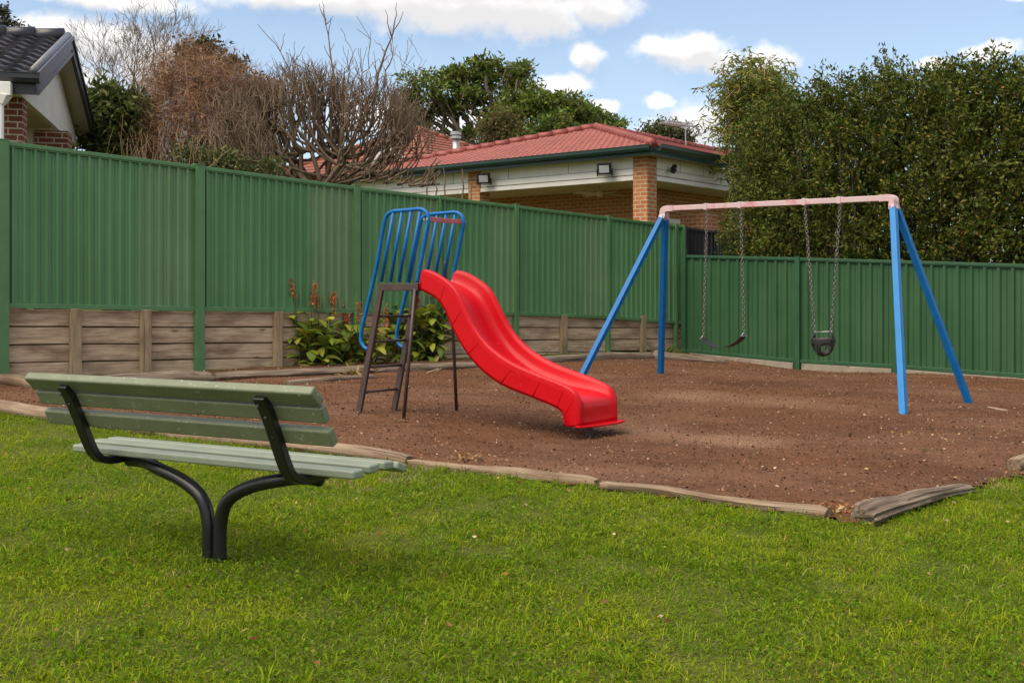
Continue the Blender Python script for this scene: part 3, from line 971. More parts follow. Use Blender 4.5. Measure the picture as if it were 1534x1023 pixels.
def near(px, py, off=0.0):
    """where the sight line meets the upright plane of the slide's near side (used to survey its outline)"""
    c = (px - CX) / F
    Y = (S0.dot(sv) + off) / (c * sv.x + sv.y); P = Vector((c * Y, Y))
    return ((P - S0).dot(su), H - (py - HY) / F * Y)


slide = empty('playground_slide', (S0.x, S0.y, g(*S0)), 'red wavy plastic slide with a brown ladder and blue guard rails on the bark', 'slide')
U3 = Vector((su.x, su.y, 0)); V3 = Vector((sv.x, sv.y, 0))


def resample(pts, n):
    pts = np.array(pts, float); d = np.r_[0, np.cumsum(np.linalg.norm(np.diff(pts, axis=0), axis=1))]
    # Catmull-Rom style smoothing by dense linear + averaging
    u = np.linspace(0, d[-1], n)
    return np.stack([np.interp(u, d, pts[:, 0]), np.interp(u, d, pts[:, 1])], 1)


def smooth_line(a, it=2, fix=1):
    a = a.copy()
    for _ in range(it):
        b_ = a.copy(); b_[fix:-fix] = (a[fix - 1:-fix - 1] + 2 * a[fix:-fix] + a[fix + 1:len(a) - fix + 1]) / 4 if fix == 1 else b_[fix:-fix]
        a = b_
    return a


TOP = [(631, 406), (633, 404), (637, 403.4), (650, 408), (663, 416), (675, 425), (684, 435.7), (691.5, 450), (700, 470), (709.7, 489.7), (723, 509.7), (740, 526), (761, 541), (786, 553), (804, 560),
       (820, 566.4), (837.6, 572.9), (851.7, 580), (860, 586.4)]
BOT = [(627, 433), (630, 434.5), (635, 437), (644, 442), (653, 447), (662.4, 458), (668, 469), (673, 481), (680, 498), (690, 514.7), (700, 531), (715, 549), (737.7, 568.8), (760.6, 581.7), (784, 590.5),
       (806, 599.5), (826, 607.5), (837, 613), (842, 619)]
Tn = [near(*p) for p in TOP]; Bn = [near(*p) for p in BOT]
ns = 44
idx = np.linspace(0, len(Tn) - 1, ns)
Ta = np.array(Tn); Ba = np.array(Bn)


def spl(a, i):
    k = int(min(max(math.floor(i), 0), len(a) - 2)); u = i - k
    p0_, p1_, p2_, p3_ = a[max(k - 1, 0)], a[k], a[k + 1], a[min(k + 2, len(a) - 1)]
    return .5 * ((2 * p1_) + (p2_ - p0_) * u + (2 * p0_ - 5 * p1_ + 4 * p2_ - p3_) * u * u + (3 * p1_ - p0_ - 3 * p2_ + p3_) * u ** 3)


Tn = [spl(Ta, i) for i in idx]; Bn = [spl(Ba, i) for i in idx]
Tn = list(smooth_line(np.array(Tn), 2)); Bn = list(smooth_line(np.array(Bn), 2))
phi = [.66] * ns
for i in range(ns - 8, ns): phi[i] = .66 - (.66 - .34) * (i - ns + 9) / 8
ex = [(865.7, 595.7), (867.6, 604), (868.2, 612), (868.4, 622), (868.4, 632), (868.4, 638.5)]
eb = [(843.4, 624), (844.2, 629), (845, 633), (846, 636.5), (847.5, 638.6), (849, 639.6)]
fb = [.2, .12, .13, .15, .15, .12]
for a, c, f_ in zip(ex, eb, fb): Tn.append(np.array(near(*a))); Bn.append(np.array(near(*c))); phi.append(f_)
ns = len(Tn)
prof = [(0, 1.0), (0, .55), (0, .13), (.003, .05), (.014, .0), (.032, .0), (.043, .05), (.052, .3), (.062, .6), (.078, .85), (.105, .96), (.15, 1.0), (.22, 1.0)]
b = MB()
for i in range(ns):
    Tt, Bb = Tn[i], Bn[i]; W = .515 + .085 * min(1, i / (ns - 6))
    for side in (0, 1):
        rng = prof if side == 0 else prof[::-1]
        for (w, a) in rng:
            al = a if w == 0 else a * phi[i]
            if w == 0 and a == .13: al = .12 * min(1, phi[i] / .4)
            p = Tt + (Bb - Tt) * al
            v_ = w if side == 0 else W - w
            b.v.append(tuple(SPt(p[0], v_, p[1]))); b.gc.append((0, 0, 0)); b.tint.append((1, 1, 1))
m_ = len(prof) * 2
for i in range(ns - 1):
    for k in range(m_ - 1):
        a = i * m_ + k
        b.f.append((a, a + m_, a + m_ + 1, a + 1))
chute = b.build('chute', 'red_plastic', slide, smooth=True, solid=.007)
# lip at the foot of the chute and the pressed panels of both flanks
s_e, z_e = near(868.4, 638.5)
b = MB(); ring = []
Wd = .60
for k in range(13):
    u = k / 12
    ring.append((.075 * (math.sin(math.pi * u) ** .5) * 1.0 + (.035 * u), -.012 + (Wd + .075) * u))
ring = [(s_e - .05, 0.0)] + [(s_e + a, v_) for a, v_ in ring] + [(s_e - .05, Wd + .06)]
nr = len(ring)
for zz in (z_e - .016, z_e + .002):
    for (a, v_) in ring: b.v.append(tuple(SPt(a, v_, zz))); b.gc.append((0, 0, 0)); b.tint.append((1, 1, 1))
b.f.append(tuple(reversed(range(nr)))); b.f.append(tuple(nr + k for k in range(nr)))
for k in range(nr): b.f.append((k, (k + 1) % nr, nr + (k + 1) % nr, nr + k))
b.build('lip', 'red_plastic', slide, bevel=.006)
edges_ = [(3, 10), (11, 17), (18, 23), (24, 29), (30, 34), (35, 39), (40, 43)]
for (i0_, i1_) in edges_:
    for side in (0, 1):
        b = MB(); W_ = .515 + .085 * min(1, i0_ / (ns - 6)); vv = -.003 if side == 0 else W_ + .003; vi = .001 if side == 0 else W_ - .001
        xs_p = [i0_ + .0] + list(range(i0_ + 1, i1_ + 1)) + [i1_ + .78]
        lin = lambda A_, x_: np.array(A_[int(x_)]) + (np.array(A_[min(int(x_) + 1, ns - 1)]) - np.array(A_[int(x_)])) * (x_ - int(x_))
        loop_top = [lin(Tn, x_) + (lin(Bn, x_) - lin(Tn, x_)) * .24 for x_ in xs_p]
        loop_bot = [lin(Tn, x_) + (lin(Bn, x_) - lin(Tn, x_)) * .90 for x_ in xs_p]
        n_ = len(loop_top); o_ = len(b.v)
        for L_, v_ in ((loop_top, vv), (loop_bot, vv), (loop_top, vi), (loop_bot, vi)):
            for p in L_: b.v.append(tuple(SPt(p[0], v_, p[1]))); b.gc.append((0, 0, 0)); b.tint.append((1, 1, 1))
        for k in range(n_ - 1):
            b.f.append((o_ + k, o_ + n_ + k, o_ + n_ + k + 1, o_ + k + 1))
            b.f.append((o_ + k, o_ + k + 1, o_ + 2 * n_ + k + 1, o_ + 2 * n_ + k)); b.f.append((o_ + n_ + k + 1, o_ + n_ + k, o_ + 3 * n_ + k, o_ + 3 * n_ + k + 1))
        b.f.append((o_, o_ + 2 * n_, o_ + 3 * n_, o_ + n_)); e_ = n_ - 1
        b.f.append((o_ + n_ + e_, o_ + 3 * n_ + e_, o_ + 2 * n_ + e_, o_ + e_))
        b.build('side_panel', 'red_plastic', chute)
# stub foot below the exit
b = MB(); pe = SPt(s_e - .10, .3, 0); b.tube([(pe.x, pe.y, g(pe.x, pe.y) - .05), (pe.x, pe.y, z_e + .03)], .03, 8); b.build('exit_foot', 'brown_steel', slide)

# steel frame
b = MB()
b.bar(SPt(0, 0, ZD - .033), SPt(DL + .01, 0, ZD - .033), .03, .066)
b.bar(SPt(0, DW, ZD - .033), SPt(DL, DW, ZD - .033), .03, .066)
b.bar(SPt(0, .015, ZD - .034), SPt(0, DW - .015, ZD - .034), .03, .064)
b.bar(SPt(DL - .015, .015, ZD - .034), SPt(DL - .015, DW - .015, ZD - .034), .03, .064)
b.build('deck_frame', 'brown_steel', slide, bevel=.004)
b = MB(); b.box(SPt(DL / 2, DW / 2, ZD - .006), U3 * (DL / 2 - .016), V3 * (DW / 2 - .016), Z3 * .004); b.build('deck', 'brown_steel', slide)
footA, footB = on_ground(537, 622), on_ground(590, 616)
for top, ft in ((SPt(.022, 0, ZD - .06), footA), (SPt(.022, DW, ZD - .06), footB)):
    b = MB(); dr = (ft - top).normalized()
    b.bar(top, ft + dr * .1, .062, .03, side=U3); b.build('ladder_rail', 'brown_steel', slide, bevel=.003)
for fr_ in ((464.5 - 424.6) / 196, (502.6 - 424.6) / 196, (541.5 - 424.6) / 196, (579.5 - 424.6) / 196):
    pa = SPt(.022, 0, ZD - .06).lerp(footA, fr_ * 1.03); pb = SPt(.022, DW, ZD - .06).lerp(footB, fr_ * 1.03)
    b = MB(); b.tube([pa, pb], .013, 9); b.build('rung', 'brown_steel', slide, smooth=True)
fc, fD = on_ground(604.4, 631), on_ground(684, 618)
for top, ft in ((SPt(DL - .03, -.005, ZD - .05), fc), (SPt(DL - .02, DW, ZD - .05), fD)):
    b = MB(); b.tube([top, ft + (ft - top) * .06], .017, 9); b.build('support_leg', 'brown_steel', slide, smooth=True)


def bent(pts, k=6):
    sm = []
    for i in range(len(pts) - 1):
        p0_, p1_, p2_, p3_ = pts[max(i - 1, 0)], pts[i], pts[i + 1], pts[min(i + 2, len(pts) - 1)]
        for j in range(k):
            u = j / k
            sm.append(.5 * ((2 * p1_) + (p2_ - p0_) * u + (2 * p0_ - 5 * p1_ + 4 * p2_ - p3_) * u * u + (3 * p1_ - p0_ - 3 * p2_ + p3_) * u ** 3))
    return sm + [pts[-1]]


GR = [(551, 523), (546, 520), (541.5, 512), (541, 502), (543, 490), (550, 461), (558, 428), (566, 390), (573, 349), (576.5, 332), (580.5, 322), (589, 317), (600, 315.8), (615, 314.6), (628, 313.4), (636, 315.5), (641, 322), (642, 333), (639, 350), (634, 376), (627.5, 409), (625, 422)]
BARS = [((589.5, 319), (571.5, 423)), ((602.6, 318), (585, 423)), ((616, 317), (597.8, 423)), ((629.5, 317), (611.3, 423))]
for v_ in (-.002, DW + .002):
    gr_ = empty('guard_rail', SPt(0, v_, ZD) - Vector(slide.location)); gr_.parent = slide
    b = MB(); b.tube(bent([SPt(*(lambda q_: (q_[0], v_, q_[1]))(near(*p))) for p in GR], 4), .0185, 10)
    b.build('hoop', 'blue_paint', gr_, smooth=True)
    for p, q_ in BARS:
        a, c = near(*p), near(*q_)
        b = MB(); b.tube([SPt(a[0], v_, a[1]), SPt(c[0], v_, c[1] + .006)], .0165, 9); b.build('bar', 'blue_paint', gr_, smooth=True)
pb_ = near(640, 328.5)
b = MB(); b.bar(SPt(pb_[0], .01, pb_[1]), SPt(pb_[0], DW - .01, pb_[1]), .022, .042); b.build('cross_bar', 'red_rail_paint', slide, bevel=.004)
for v_ in (-.024, DW + .02):
    for ds_ in (-.02, .018):
        b = MB(); b.tube([SPt(pb_[0] + ds_, v_, pb_[1]), SPt(pb_[0] + ds_, v_ + .006, pb_[1])], .011, 8)
        b.build('bolt', 'zinc', slide)

# ------------------------------------------------------------------ swing set
wl, wr = at(998.5, 313, 15.2), at(1335, 296.5, 13.0)
wz = (wl.z + wr.z) / 2
wd = (wr - wl); wd.z = 0; wd.normalize(); wdn = Vector((-wd.y, wd.x, 0))
mid = (wl + wr) / 2
swing = empty('swing_set', (mid.x, mid.y, g(mid.x, mid.y)), 'swing frame with four blue legs and a faded pink top bar', 'swing set')
feet = {('l', 0): on_ground(866.5, 573), ('l', 1): on_ground(989.5, 561), ('r', 0): on_ground(1353.5, 622), ('r', 1): on_ground(1452.5, 606)}
bl, br_ = wl + wd * .12, wr - wd * .12
b = MB(); b.bar(bl, br_, .07, .066, side=wdn); b.build('top_bar', 'pink_paint', swing, bevel=.008)
for key, end, s in (('l', wl, -1), ('r', wr, 1)):
    el = MB()
    for k, off in ((0, -1), (1, 1)):
        ft = feet[(key, k)]
        leg_top = end + wd * (s * .045) + wdn * (off * .035) - Z3 * .115
        dirn = (ft - leg_top).normalized()
        b = MB(); b.tube([leg_top - dirn * .02, ft + dirn * .15], .0355, 4, square=True, up=wdn)
        b.build('leg', 'blue_paint_lit' if (key, k) in (('r', 0),) else 'blue_paint', swing, bevel=.007)
        # bent socket from the bar down to the leg
        a0 = end - wd * (s * .13)
        pts = [a0 + wdn * off * .003, end - wd * (s * .02) + wdn * off * .004 + Z3 * .0, end + wd * (s * .035) + wdn * (off * .017) - Z3 * .022, leg_top - dirn * .035, leg_top + dirn * .02]
        el.tube(bent(pts, 5), .0375 if k else .0385, 4, square=True, up=wdn if k else wdn)
    el.build('corner_fitting', 'pink_paint', swing, bevel=.006)
    b = MB()
    P = end + wd * (s * .05) - Z3 * .15
    b.tube([P - wdn * .075, P + wdn * .075], .012, 8); b.build('bolt', 'zinc', swing)


def bar_at(px):
    c = (px - CX) / F
    tt = (c * wl.y - wl.x) / (wd.x - c * wd.y)
    return wl + wd * tt + (wr - wl) * 0


def bar_z(P):
    u = (Vector((P.x, P.y)) - wl.xy).length / (wr.xy - wl.xy).length
    return wl.z + (wr.z - wl.z) * u


def hanger(px):
    P = bar_at(px); P.z = bar_z(P)
    b = MB()
    b.box(P, wd * .026, wdn * .044, Z3 * .042)
    b.tube([P - Z3 * .04, P - Z3 * .06], .016, 8)
    b.build('hanger', 'pink_paint', swing, bevel=.006)
    b = MB(); ring_ = [P - Z3 * .072 + wd * (.016 * math.cos(a)) + Z3 * (.016 * math.sin(a)) for a in np.linspace(0, 6.283, 13)]
    b.tube(ring_, .005, 6, cap=False); b.build('hook', 'chain_steel', swing, smooth=True)
    return P - Z3 * .088


def chain(p, q_, parent, n_):
    b = MB(); ax = (q_ - p); L = ax.length / n_; ax.normalize()
    sdv = ax.orthogonal().normalized(); tv = ax.cross(sdv)
    for i in range(n_):
        c = p + ax * (L * (i + .5)); s_ = (sdv if i % 2 else tv); s_ = (s_ * math.cos(.4 + .13 * i) + ax.cross(s_) * math.sin(.4 + .13 * i)).normalized() if True else s_
        hl = L * .5 + .004; wdt = .0155; rr = .0054
        pts = []
        for k in range(12):
            a = 2 * math.pi * k / 12
            pts.append(c + ax * (hl * math.copysign(abs(math.cos(a)) ** .7, math.cos(a))) + s_ * (wdt * math.sin(a)))
        pts.append(pts[0]); b.tube(pts, rr, 5, cap=False)
    return b.build('chain', 'chain_steel', parent, smooth=True)


def hang_pt(px, py, P):
    """point on the plumb plane of the bar seen at px,py"""
    c = (px - CX) / F; tt = (c * wl.y - wl.x) / (wd.x - c * wd.y); q_ = wl + wd * tt
    q_.z = H - (py - HY) / F * q_.y
    return q_


h1, h2, h3, h4 = hanger(1059), hanger(1110), hanger(1206), hanger(1258.5)
# flat strap swing
e1, e2 = hang_pt(1053.5, 507, h1), hang_pt(1114.5, 503, h2)
bs = empty('belt_swing', (e1 + e2) / 2, 'flat dark rubber strap swing hanging on two chains, nearer the left legs', 'swing')
chain(h1, e1 + Z3 * .03, bs, 40); chain(h2, e2 + Z3 * .03, bs, 40)
b = MB(); NN = 18; half = wdn * .068
low = .135
for i in range(NN + 1):
    u = i / NN; P = e1.lerp(e2, u); P = P - Z3 * (low * (1 - (2 * u - 1) ** 2) ** .8 - .01)
    for (a, dz) in ((-1, 0), (1, 0), (1, -.009), (-1, -.009)):
        b.v.append(tuple(P + half * a + Z3 * dz)); b.gc.append((u, a, dz)); b.tint.append((1, 1, 1))
for i in range(NN):
    for k in range(4):
        a, c = i * 4 + k, i * 4 + (k + 1) % 4
        b.f.append((a, a + 4, c + 4, c))
b.f += [(0, 1, 2, 3), tuple(NN * 4 + k for k in (3, 2, 1, 0))]
b.build('seat', 'black_rubber', bs)
for e_ in (e1, e2):
    b = MB()
    b.bar(e_ - half * 1.0 - Z3 * .002, e_ + half * 1.0 - Z3 * .002, .012, .014)
    b.tube([e_ - half * .8, e_ + Z3 * .045, e_ + half * .8], .005, 6)
    b.build('clamp', 'zinc', bs)
# bucket swing
c3, c4 = hang_pt(1220.5, 497, h3), hang_pt(1245.5, 496, h4)
bk = empty('bucket_swing', (c3 + c4) / 2 - Z3 * .2, 'dark rubber toddler bucket swing hanging on two chains, nearer the right legs', 'swing')
chain(h3, c3, bk, 41); chain(h4, c4, bk, 41)
cc = (c3 + c4) / 2; W2 = (c4 - c3).length / 2 + .012
zr = cc.z - .075
b = MB(); NB = 28


def band(b, z0, z1, rx, ry, th, a0=0, a1=6.2832, flare=0.0):
    o_ = len(b.v); cl = a1 - a0 > 6.2
    for i in range(NB + (0 if cl else 1)):
        a = a0 + (a1 - a0) * i / NB
        for (zz, rr, fl) in ((z0, 0, 0), (z0, th, 0), (z1, th, flare), (z1, 0, flare)):
            P = Vector((cc.x, cc.y, zz)) + wd * ((rx + fl - rr) * math.cos(a)) + wdn * ((ry + fl - rr) * math.sin(a))
            b.v.append(tuple(P)); b.gc.append(tuple(P)); b.tint.append((1, 1, 1))
    m2 = NB if cl else NB
    for i in range(m2):
        j = (i + 1) % NB if cl else i + 1
        for k in range(4):
            b.f.append((o_ + i * 4 + k, o_ + i * 4 + (k + 1) % 4, o_ + j * 4 + (k + 1) % 4, o_ + j * 4 + k))


NT = 12; keepf = []
o_ = len(b.v); Rx, Ry, Dz = W2 + .022, .125, .225
for j in range(NT + 1):
    tq = j / NT; rr_ = (1 - tq ** 2.6) ** .5 if tq < 1 else 0.0; rr_ = max(rr_, .02)
    for i in range(NB):
        a_ = 2 * math.pi * i / NB
        b.v.append(tuple(Vector((cc.x, cc.y, zr - Dz * tq)) + wd * (Rx * rr_ * math.cos(a_)) + wdn * (Ry * rr_ * math.sin(a_)))); b.gc.append((0, 0, 0)); b.tint.append((1, 1, 1))
for j in range(NT):
    for i in range(NB):
        a_ = 2 * math.pi * (i + .5) / NB; tq = (j + .5) / NT; hole = False
        for ctr in (math.radians(225), math.radians(315), math.radians(45), math.radians(135)):
            da = (a_ - ctr + math.pi) % (2 * math.pi) - math.pi
            if (da / .56) ** 2 + ((tq - .60) / .30) ** 2 < 1: hole = True
        if not hole:
            b.f.append((o_ + j * NB + i, o_ + (j + 1) * NB + i, o_ + (j + 1) * NB + (i + 1) % NB, o_ + j * NB + (i + 1) % NB))
for sx_ in (-1, 1):
    for i in range(2):
        sg = 1 if i else -1
        P = Vector((cc.x, cc.y, zr - .05)) + wd * (sx_ * (W2 + .012)) + wdn * (sg * .04)
        T_ = (c4 if sx_ > 0 else c3) - Z3 * .012
        b.bar(P, T_, .012, .034, side=wd)
b.build('bucket', 'black_rubber', bk, smooth=True, solid=.012)
b = MB(); b.tube([c3 - Z3 * .005, c4 - Z3 * .005], .006, 8)
for e_ in (c3, c4): b.tube([e_ - wd * .012 - Z3 * .03, e_ + Z3 * .012, e_ + wd * .012 - Z3 * .03], .006, 6)
b.build('spreader_bar', 'zinc', bk, smooth=True)

# ------------------------------------------------------------------ houses
def V3d(xy, z): return Vector((xy[0], xy[1], z))


def quad_wall(b, p, q_, z0, z1, u0=0.0, th=.11, nrm=None):
    """upright wall slab from p to q_ (xy) with brick coordinates; thickness goes to the side of nrm's negative"""
    p, q_ = Vector(p), Vector(q_); d = q_ - p; L = d.length; d /= L
    n_ = Vector(nrm).normalized() if nrm is not None else Vector((d.y, -d.x))
    back = -n_ * th
    c = [V3d(p, z0), V3d(q_, z0), V3d(q_, z1), V3d(p, z1)]
    k = [x + Vector((back.x, back.y, 0)) for x in c]
    gc = [(u0, z0, 0), (u0 + L, z0, 0), (u0 + L, z1, 0), (u0, z1, 0)]
    gk = [(u0 - .0, z0, 0), (u0 + L, z0, 0), (u0 + L, z1, 0), (u0, z1, 0)]
    def face(vs, g_):
        b.add(vs, [(0, 1, 2, 3)], g_)
    face(c, gc); face(k[::-1], gk[::-1])
    face([k[0], c[0], c[3], k[3]], [(u0 - th, z0, 0), (u0, z0, 0), (u0, z1, 0), (u0 - th, z1, 0)])
    face([c[1], k[1], k[2], c[2]], [(u0 + L, z0, 0), (u0 + L + th, z0, 0), (u0 + L + th, z1, 0), (u0 + L, z1, 0)])
    face([c[3], c[2], k[2], k[3]], [(u0, z1, 0), (u0 + L, z1, 0), (u0 + L, z1 + th, 0), (u0, z1 + th, 0)])


def pillar(b, c, ax, ay, w, z0, z1):
    c = Vector(c); ax, ay = Vector(ax), Vector(ay); h = w / 2
    P = [c - ax * h - ay * h, c + ax * h - ay * h, c + ax * h + ay * h, c - ax * h + ay * h]
    for i in range(4):
        p, q_ = P[i], P[(i + 1) % 4]; u = .12 * i + .06
        b.add([V3d(p, z0), V3d(q_, z0), V3d(q_, z1), V3d(p, z1)], [(0, 1, 2, 3)], [(u, z0, 0), (u + w, z0, 0), (u + w, z1, 0), (u, z1, 0)])
    b.add([V3d(p, z1) for p in P], [(0, 1, 2, 3)], [(0, 0, 0)] * 4)


def tile_plane(b, e0, e1, r0, r1, tile=.30, row=.30, wave=.028, step=.024, per=6):
    """tiled roof plane: eave e0->e1, upper edge r0->r1 (may meet in a point); waves across, steps up the slope"""
    e0, e1, r0, r1 = map(Vector, (e0, e1, r0, r1))
    L = (e1 - e0).length; ud = (e1 - e0) / L
    up = ((r0 + r1) / 2 - (e0 + e1) / 2); up = up - ud * up.dot(ud); S_ = up.length; up /= S_
    n_ = ud.cross(up).normalized(); n_ = n_ if n_.z > 0 else -n_
    a0, a1 = (r0 - e0).dot(ud), (r1 - e0).dot(ud)
    nrow = max(2, round(S_ / row))
    for r_ in range(nrow):
        for_lo, for_hi = r_ / nrow, (r_ + 1) / nrow
        x0a, x1a = a0 * for_lo, L + (a1 - L) * for_lo
        x0b, x1b = a0 * for_hi, L + (a1 - L) * for_hi
        xs_ = np.arange(math.floor(min(x0a, x0b) / tile) * tile - tile, max(x1a, x1b) + tile, tile / per)
        prev = None
        for x in xs_:
            ph = (x / tile + (.5 if r_ % 2 and False else 0)) % 1.0
            hw = wave * (max(0, math.sin(math.pi * min(1, ph / .62))) if ph < .62 else -.25 * math.sin(math.pi * (ph - .62) / .38))
            xa, xb = min(max(x, x0a), x1a), min(max(x, x0b), x1b)
            lo = e0 + ud * xa + up * (S_ * for_lo - .02) + n_ * (hw + step)
            lb = e0 + ud * xa + up * (S_ * for_lo - .02) + n_ * (hw * .8 - .012)
            hi = e0 + ud * xb + up * (S_ * for_hi) + n_ * hw
            cur = len(b.v)
            b.v += [tuple(lb), tuple(lo), tuple(hi)]
            b.gc += [(x, r_ * row - .01, 0), (x, r_ * row + .01, 0), (x, r_ * row + row - .01, 0)]; b.tint += [(1, 1, 1)] * 3
            if prev is not None and (xa > pxa + 1e-6 or xb > pxb + 1e-6):
                b.f.append((prev, cur, cur + 1, prev + 1)); b.f.append((prev + 1, cur + 1, cur + 2, prev + 2))
            prev = cur; pxa, pxb = xa, xb


def cap_run(b, p, q_, r=.11, n_=None, L=.38):
    p, q_ = Vector(p), Vector(q_); d = q_ - p; n_ = max(2, round(d.length / L)); d_ = d / n_
    for i in range(n_):
        a = p + d_ * i; c = p + d_ * (i + 1.08)
        b.tube([a + Z3 * .012, c], [r * 1.06, r * .93], 8)


# --- house with the covered patio (right of centre)
dLx, dRx = Vector((-.771, .636)), Vector((.636, .771))
C0 = Vector((2.83, 24.0))
def HP(a, c): return C0 + dLx * a + dRx * c
gz_h = g(*C0)
ph_ = empty('patio_house', (C0.x, C0.y, gz_h), 'house with glossy red tiled hip roof and a brick-pillared patio behind the green fence', 'house')
eo = .30
zE, zB, zPt = 4.50, 3.88, 4.38
E0 = HP(-eo, -eo); E1_ = HP(9.7 - eo, -eo); E2_ = HP(-eo, 13); E3_ = HP(9.7 - eo, 13)
apx = HP(4.85 - eo, 4.85 - eo); zA = 5.86; rid = HP(4.85 - eo, 13)
b = MB()
tile_plane(b, V3d(E0, zE + .04), V3d(E1_, zE + .04), V3d(apx, zA), V3d(apx, zA), tile=.17, row=.30, wave=.022, step=.03, per=5)
tile_plane(b, V3d(E2_, zE + .04), V3d(E0, zE + .04), V3d(rid, zA), V3d(apx, zA), tile=.17, row=.30, wave=.022, step=.03, per=5)
tile_plane(b, V3d(E1_, zE + .04), V3d(E3_, zE + .04), V3d(apx, zA), V3d(rid, zA), tile=.17, row=.30, wave=.022, step=.03, per=3)
roof = b.build('roof', 'red_tiles', ph_, smooth=True)
b = MB(); cap_run(b, V3d(E0, zE + .06), V3d(apx, zA + .05)); b.build('ridge_cap', 'red_tiles', roof, smooth=True)
b = MB(); cap_run(b, V3d(E1_, zE + .06), V3d(apx, zA + .05)); b.build('ridge_cap', 'red_tiles', roof, smooth=True)
b = MB(); cap_run(b, V3d(apx, zA + .05), V3d(rid, zA + .05)); b.build('ridge_cap', 'red_tiles', roof, smooth=True)


def gutter(parent, p, q_, z, out, mat):
    """quad-profile gutter hung on the eave"""
    b = MB(); p, q_ = Vector(p), Vector(q_); o3 = Vector(out)
    sec = [(0, -.115), (.085, -.115), (.115, -.06), (.115, .0), (.125, .004), (.125, .012), (.105, .012), (.1, -.05), (.075, -.1), (0, -.1)]
    for P in (p, q_):
        for (a, c) in sec: b.v.append((P.x + o3.x * a, P.y + o3.y * a, z + c)); b.gc.append((0, 0, 0)); b.tint.append((1, 1, 1))
    n_ = len(sec)
    for k in range(n_): b.f.append((k, n_ + k, n_ + (k + 1) % n_, (k + 1) % n_))
    b.f.append(tuple(range(n_))[::-1]); b.f.append(tuple(n_ + k for k in range(n_)))
    return b.build('gutter', mat, parent, bevel=.003)


gutter(ph_, E0 + dRx * 0, E1_, zE + .03, -dRx, 'dark_green_gutter')
gutter(ph_, E0 - dLx * .12, E2_, zE + .03, -dLx, 'dark_green_gutter')
b = MB()   # fascia boards behind the gutter, eave lining
for p, q_, o_ in ((E0, E1_, dRx), (E0, E2_, dLx)):
    b.bar(V3d(p + o_ * .012, zE - .06), V3d(q_ + o_ * .012, zE - .06), .02, .2)
b.build('fascia', 'dark_green_gutter', ph_)
b = MB()
b.box(V3d((E0 + E1_) / 2 + dRx * .16, zPt + .015), Vector((dLx.x, dLx.y, 0)) * 4.8, Vector((dRx.x, dRx.y, 0)) * .14, Z3 * .006)
b.box(V3d((E0 + E2_) / 2 + dLx * .16, zPt + .012), Vector((dRx.x, dRx.y, 0)) * 6.6, Vector((dLx.x, dLx.y, 0)) * .14, Z3 * .006)
b.build('soffit', 'cream_soffit', ph_)
# white boarded beams
for nm, p, q_, nout in (('beam', HP(.36, .03), HP(9.2, .03), -dRx), ('beam', HP(.03, .36), HP(.03, 12.6), -dLx)):
    b = MB()
    quad_wall(b, p, q_, zB + .115, zPt, nrm=nout, th=.12)
    bm_ = b.build(nm, 'white_board', ph_)
    b = MB(); quad_wall(b, p + nout * .012, q_ + nout * .012, zB, zB + .095, nrm=nout, th=.13)
    b.build('beam_edge', 'white_board', bm_)
    b = MB(); quad_wall(b, p + nout * .006, q_ + nout * .006, zB + .245, zB + .253, nrm=nout, th=.02)
    dd = (q_ - p).normalized(); nb = 5
    for i in range(1, nb):
        c = p + dd * (1.72 * i if nout == -dRx else 1.0 * i)
        quad_wall(b, c - dd * .004 + nout * .004, c + dd * .004 + nout * .004, zB + .255, zPt, nrm=nout, th=.02)
    b.build('board_joints', 'charcoal_trim', bm_)
# brick pillars
for a, c, w in ((.175, .175, .36), (4.83, .175, .36), (.25, 2.55, .62)):
    b = MB(); pillar(b, HP(a, c), dLx, dRx, w, gz_h - .3, zPt if w < .5 else 3.30)
    pl = b.build('brick_pillar', 'orange_brick', ph_)
    if w < .5:
        b = MB(); c_ = HP(a, c); b.box(V3d(c_, zPt + .002), Vector((dLx.x, dLx.y, 0)) * (w / 2 + .02), Vector((dRx.x, dRx.y, 0)) * (w / 2 + .02), Z3 * .018); b.build('cap', 'cream_soffit', pl)
# set-back brick walls, ceiling, windows
ia, ic = 1.3, 2.1
b = MB(); quad_wall(b, HP(ia, ic), HP(9.4, ic), gz_h - .3, zB + .048, nrm=-dRx); b.build('wall', 'orange_brick', ph_)
b = MB(); quad_wall(b, HP(ia, ic + .02), HP(ia, 13), gz_h - .3, zB + .048, nrm=-dLx); b.build('wall', 'orange_brick', ph_)
b = MB(); b.box(V3d(HP(4.7, 6.4), zB + .07), Vector((dLx.x, dLx.y, 0)) * 4.5, Vector((dRx.x, dRx.y, 0)) * 6.2, Z3 * .02); b.build('ceiling', 'cream_soffit', ph_)
for (p, q_, nout, zt) in ((HP(2.5, ic - .012), HP(4.4, ic - .012), -dRx, 3.16), (HP(ia - .012, 2.5), HP(ia - .012, 4.6), -dLx, 3.2)):
    b = MB(); quad_wall(b, p, q_, zt - 1.2, zt, nrm=nout, th=.02); wn = b.build('window', 'window_glass', ph_)
    b = MB(); dd = (q_ - p).normalized()
    for s_ in (0, .5, 1):
        c = p + (q_ - p) * s_; quad_wall(b, c - dd * .03 + nout * .02, c + dd * .03 + nout * .02, zt - 1.2, zt - .04, nrm=nout, th=.03)
    quad_wall(b, p - dd * .06 + nout * .024, q_ + dd * .06 + nout * .024, zt - .04, zt + .06, nrm=nout, th=.04)
    b.build('window_frame', 'white_board', wn)
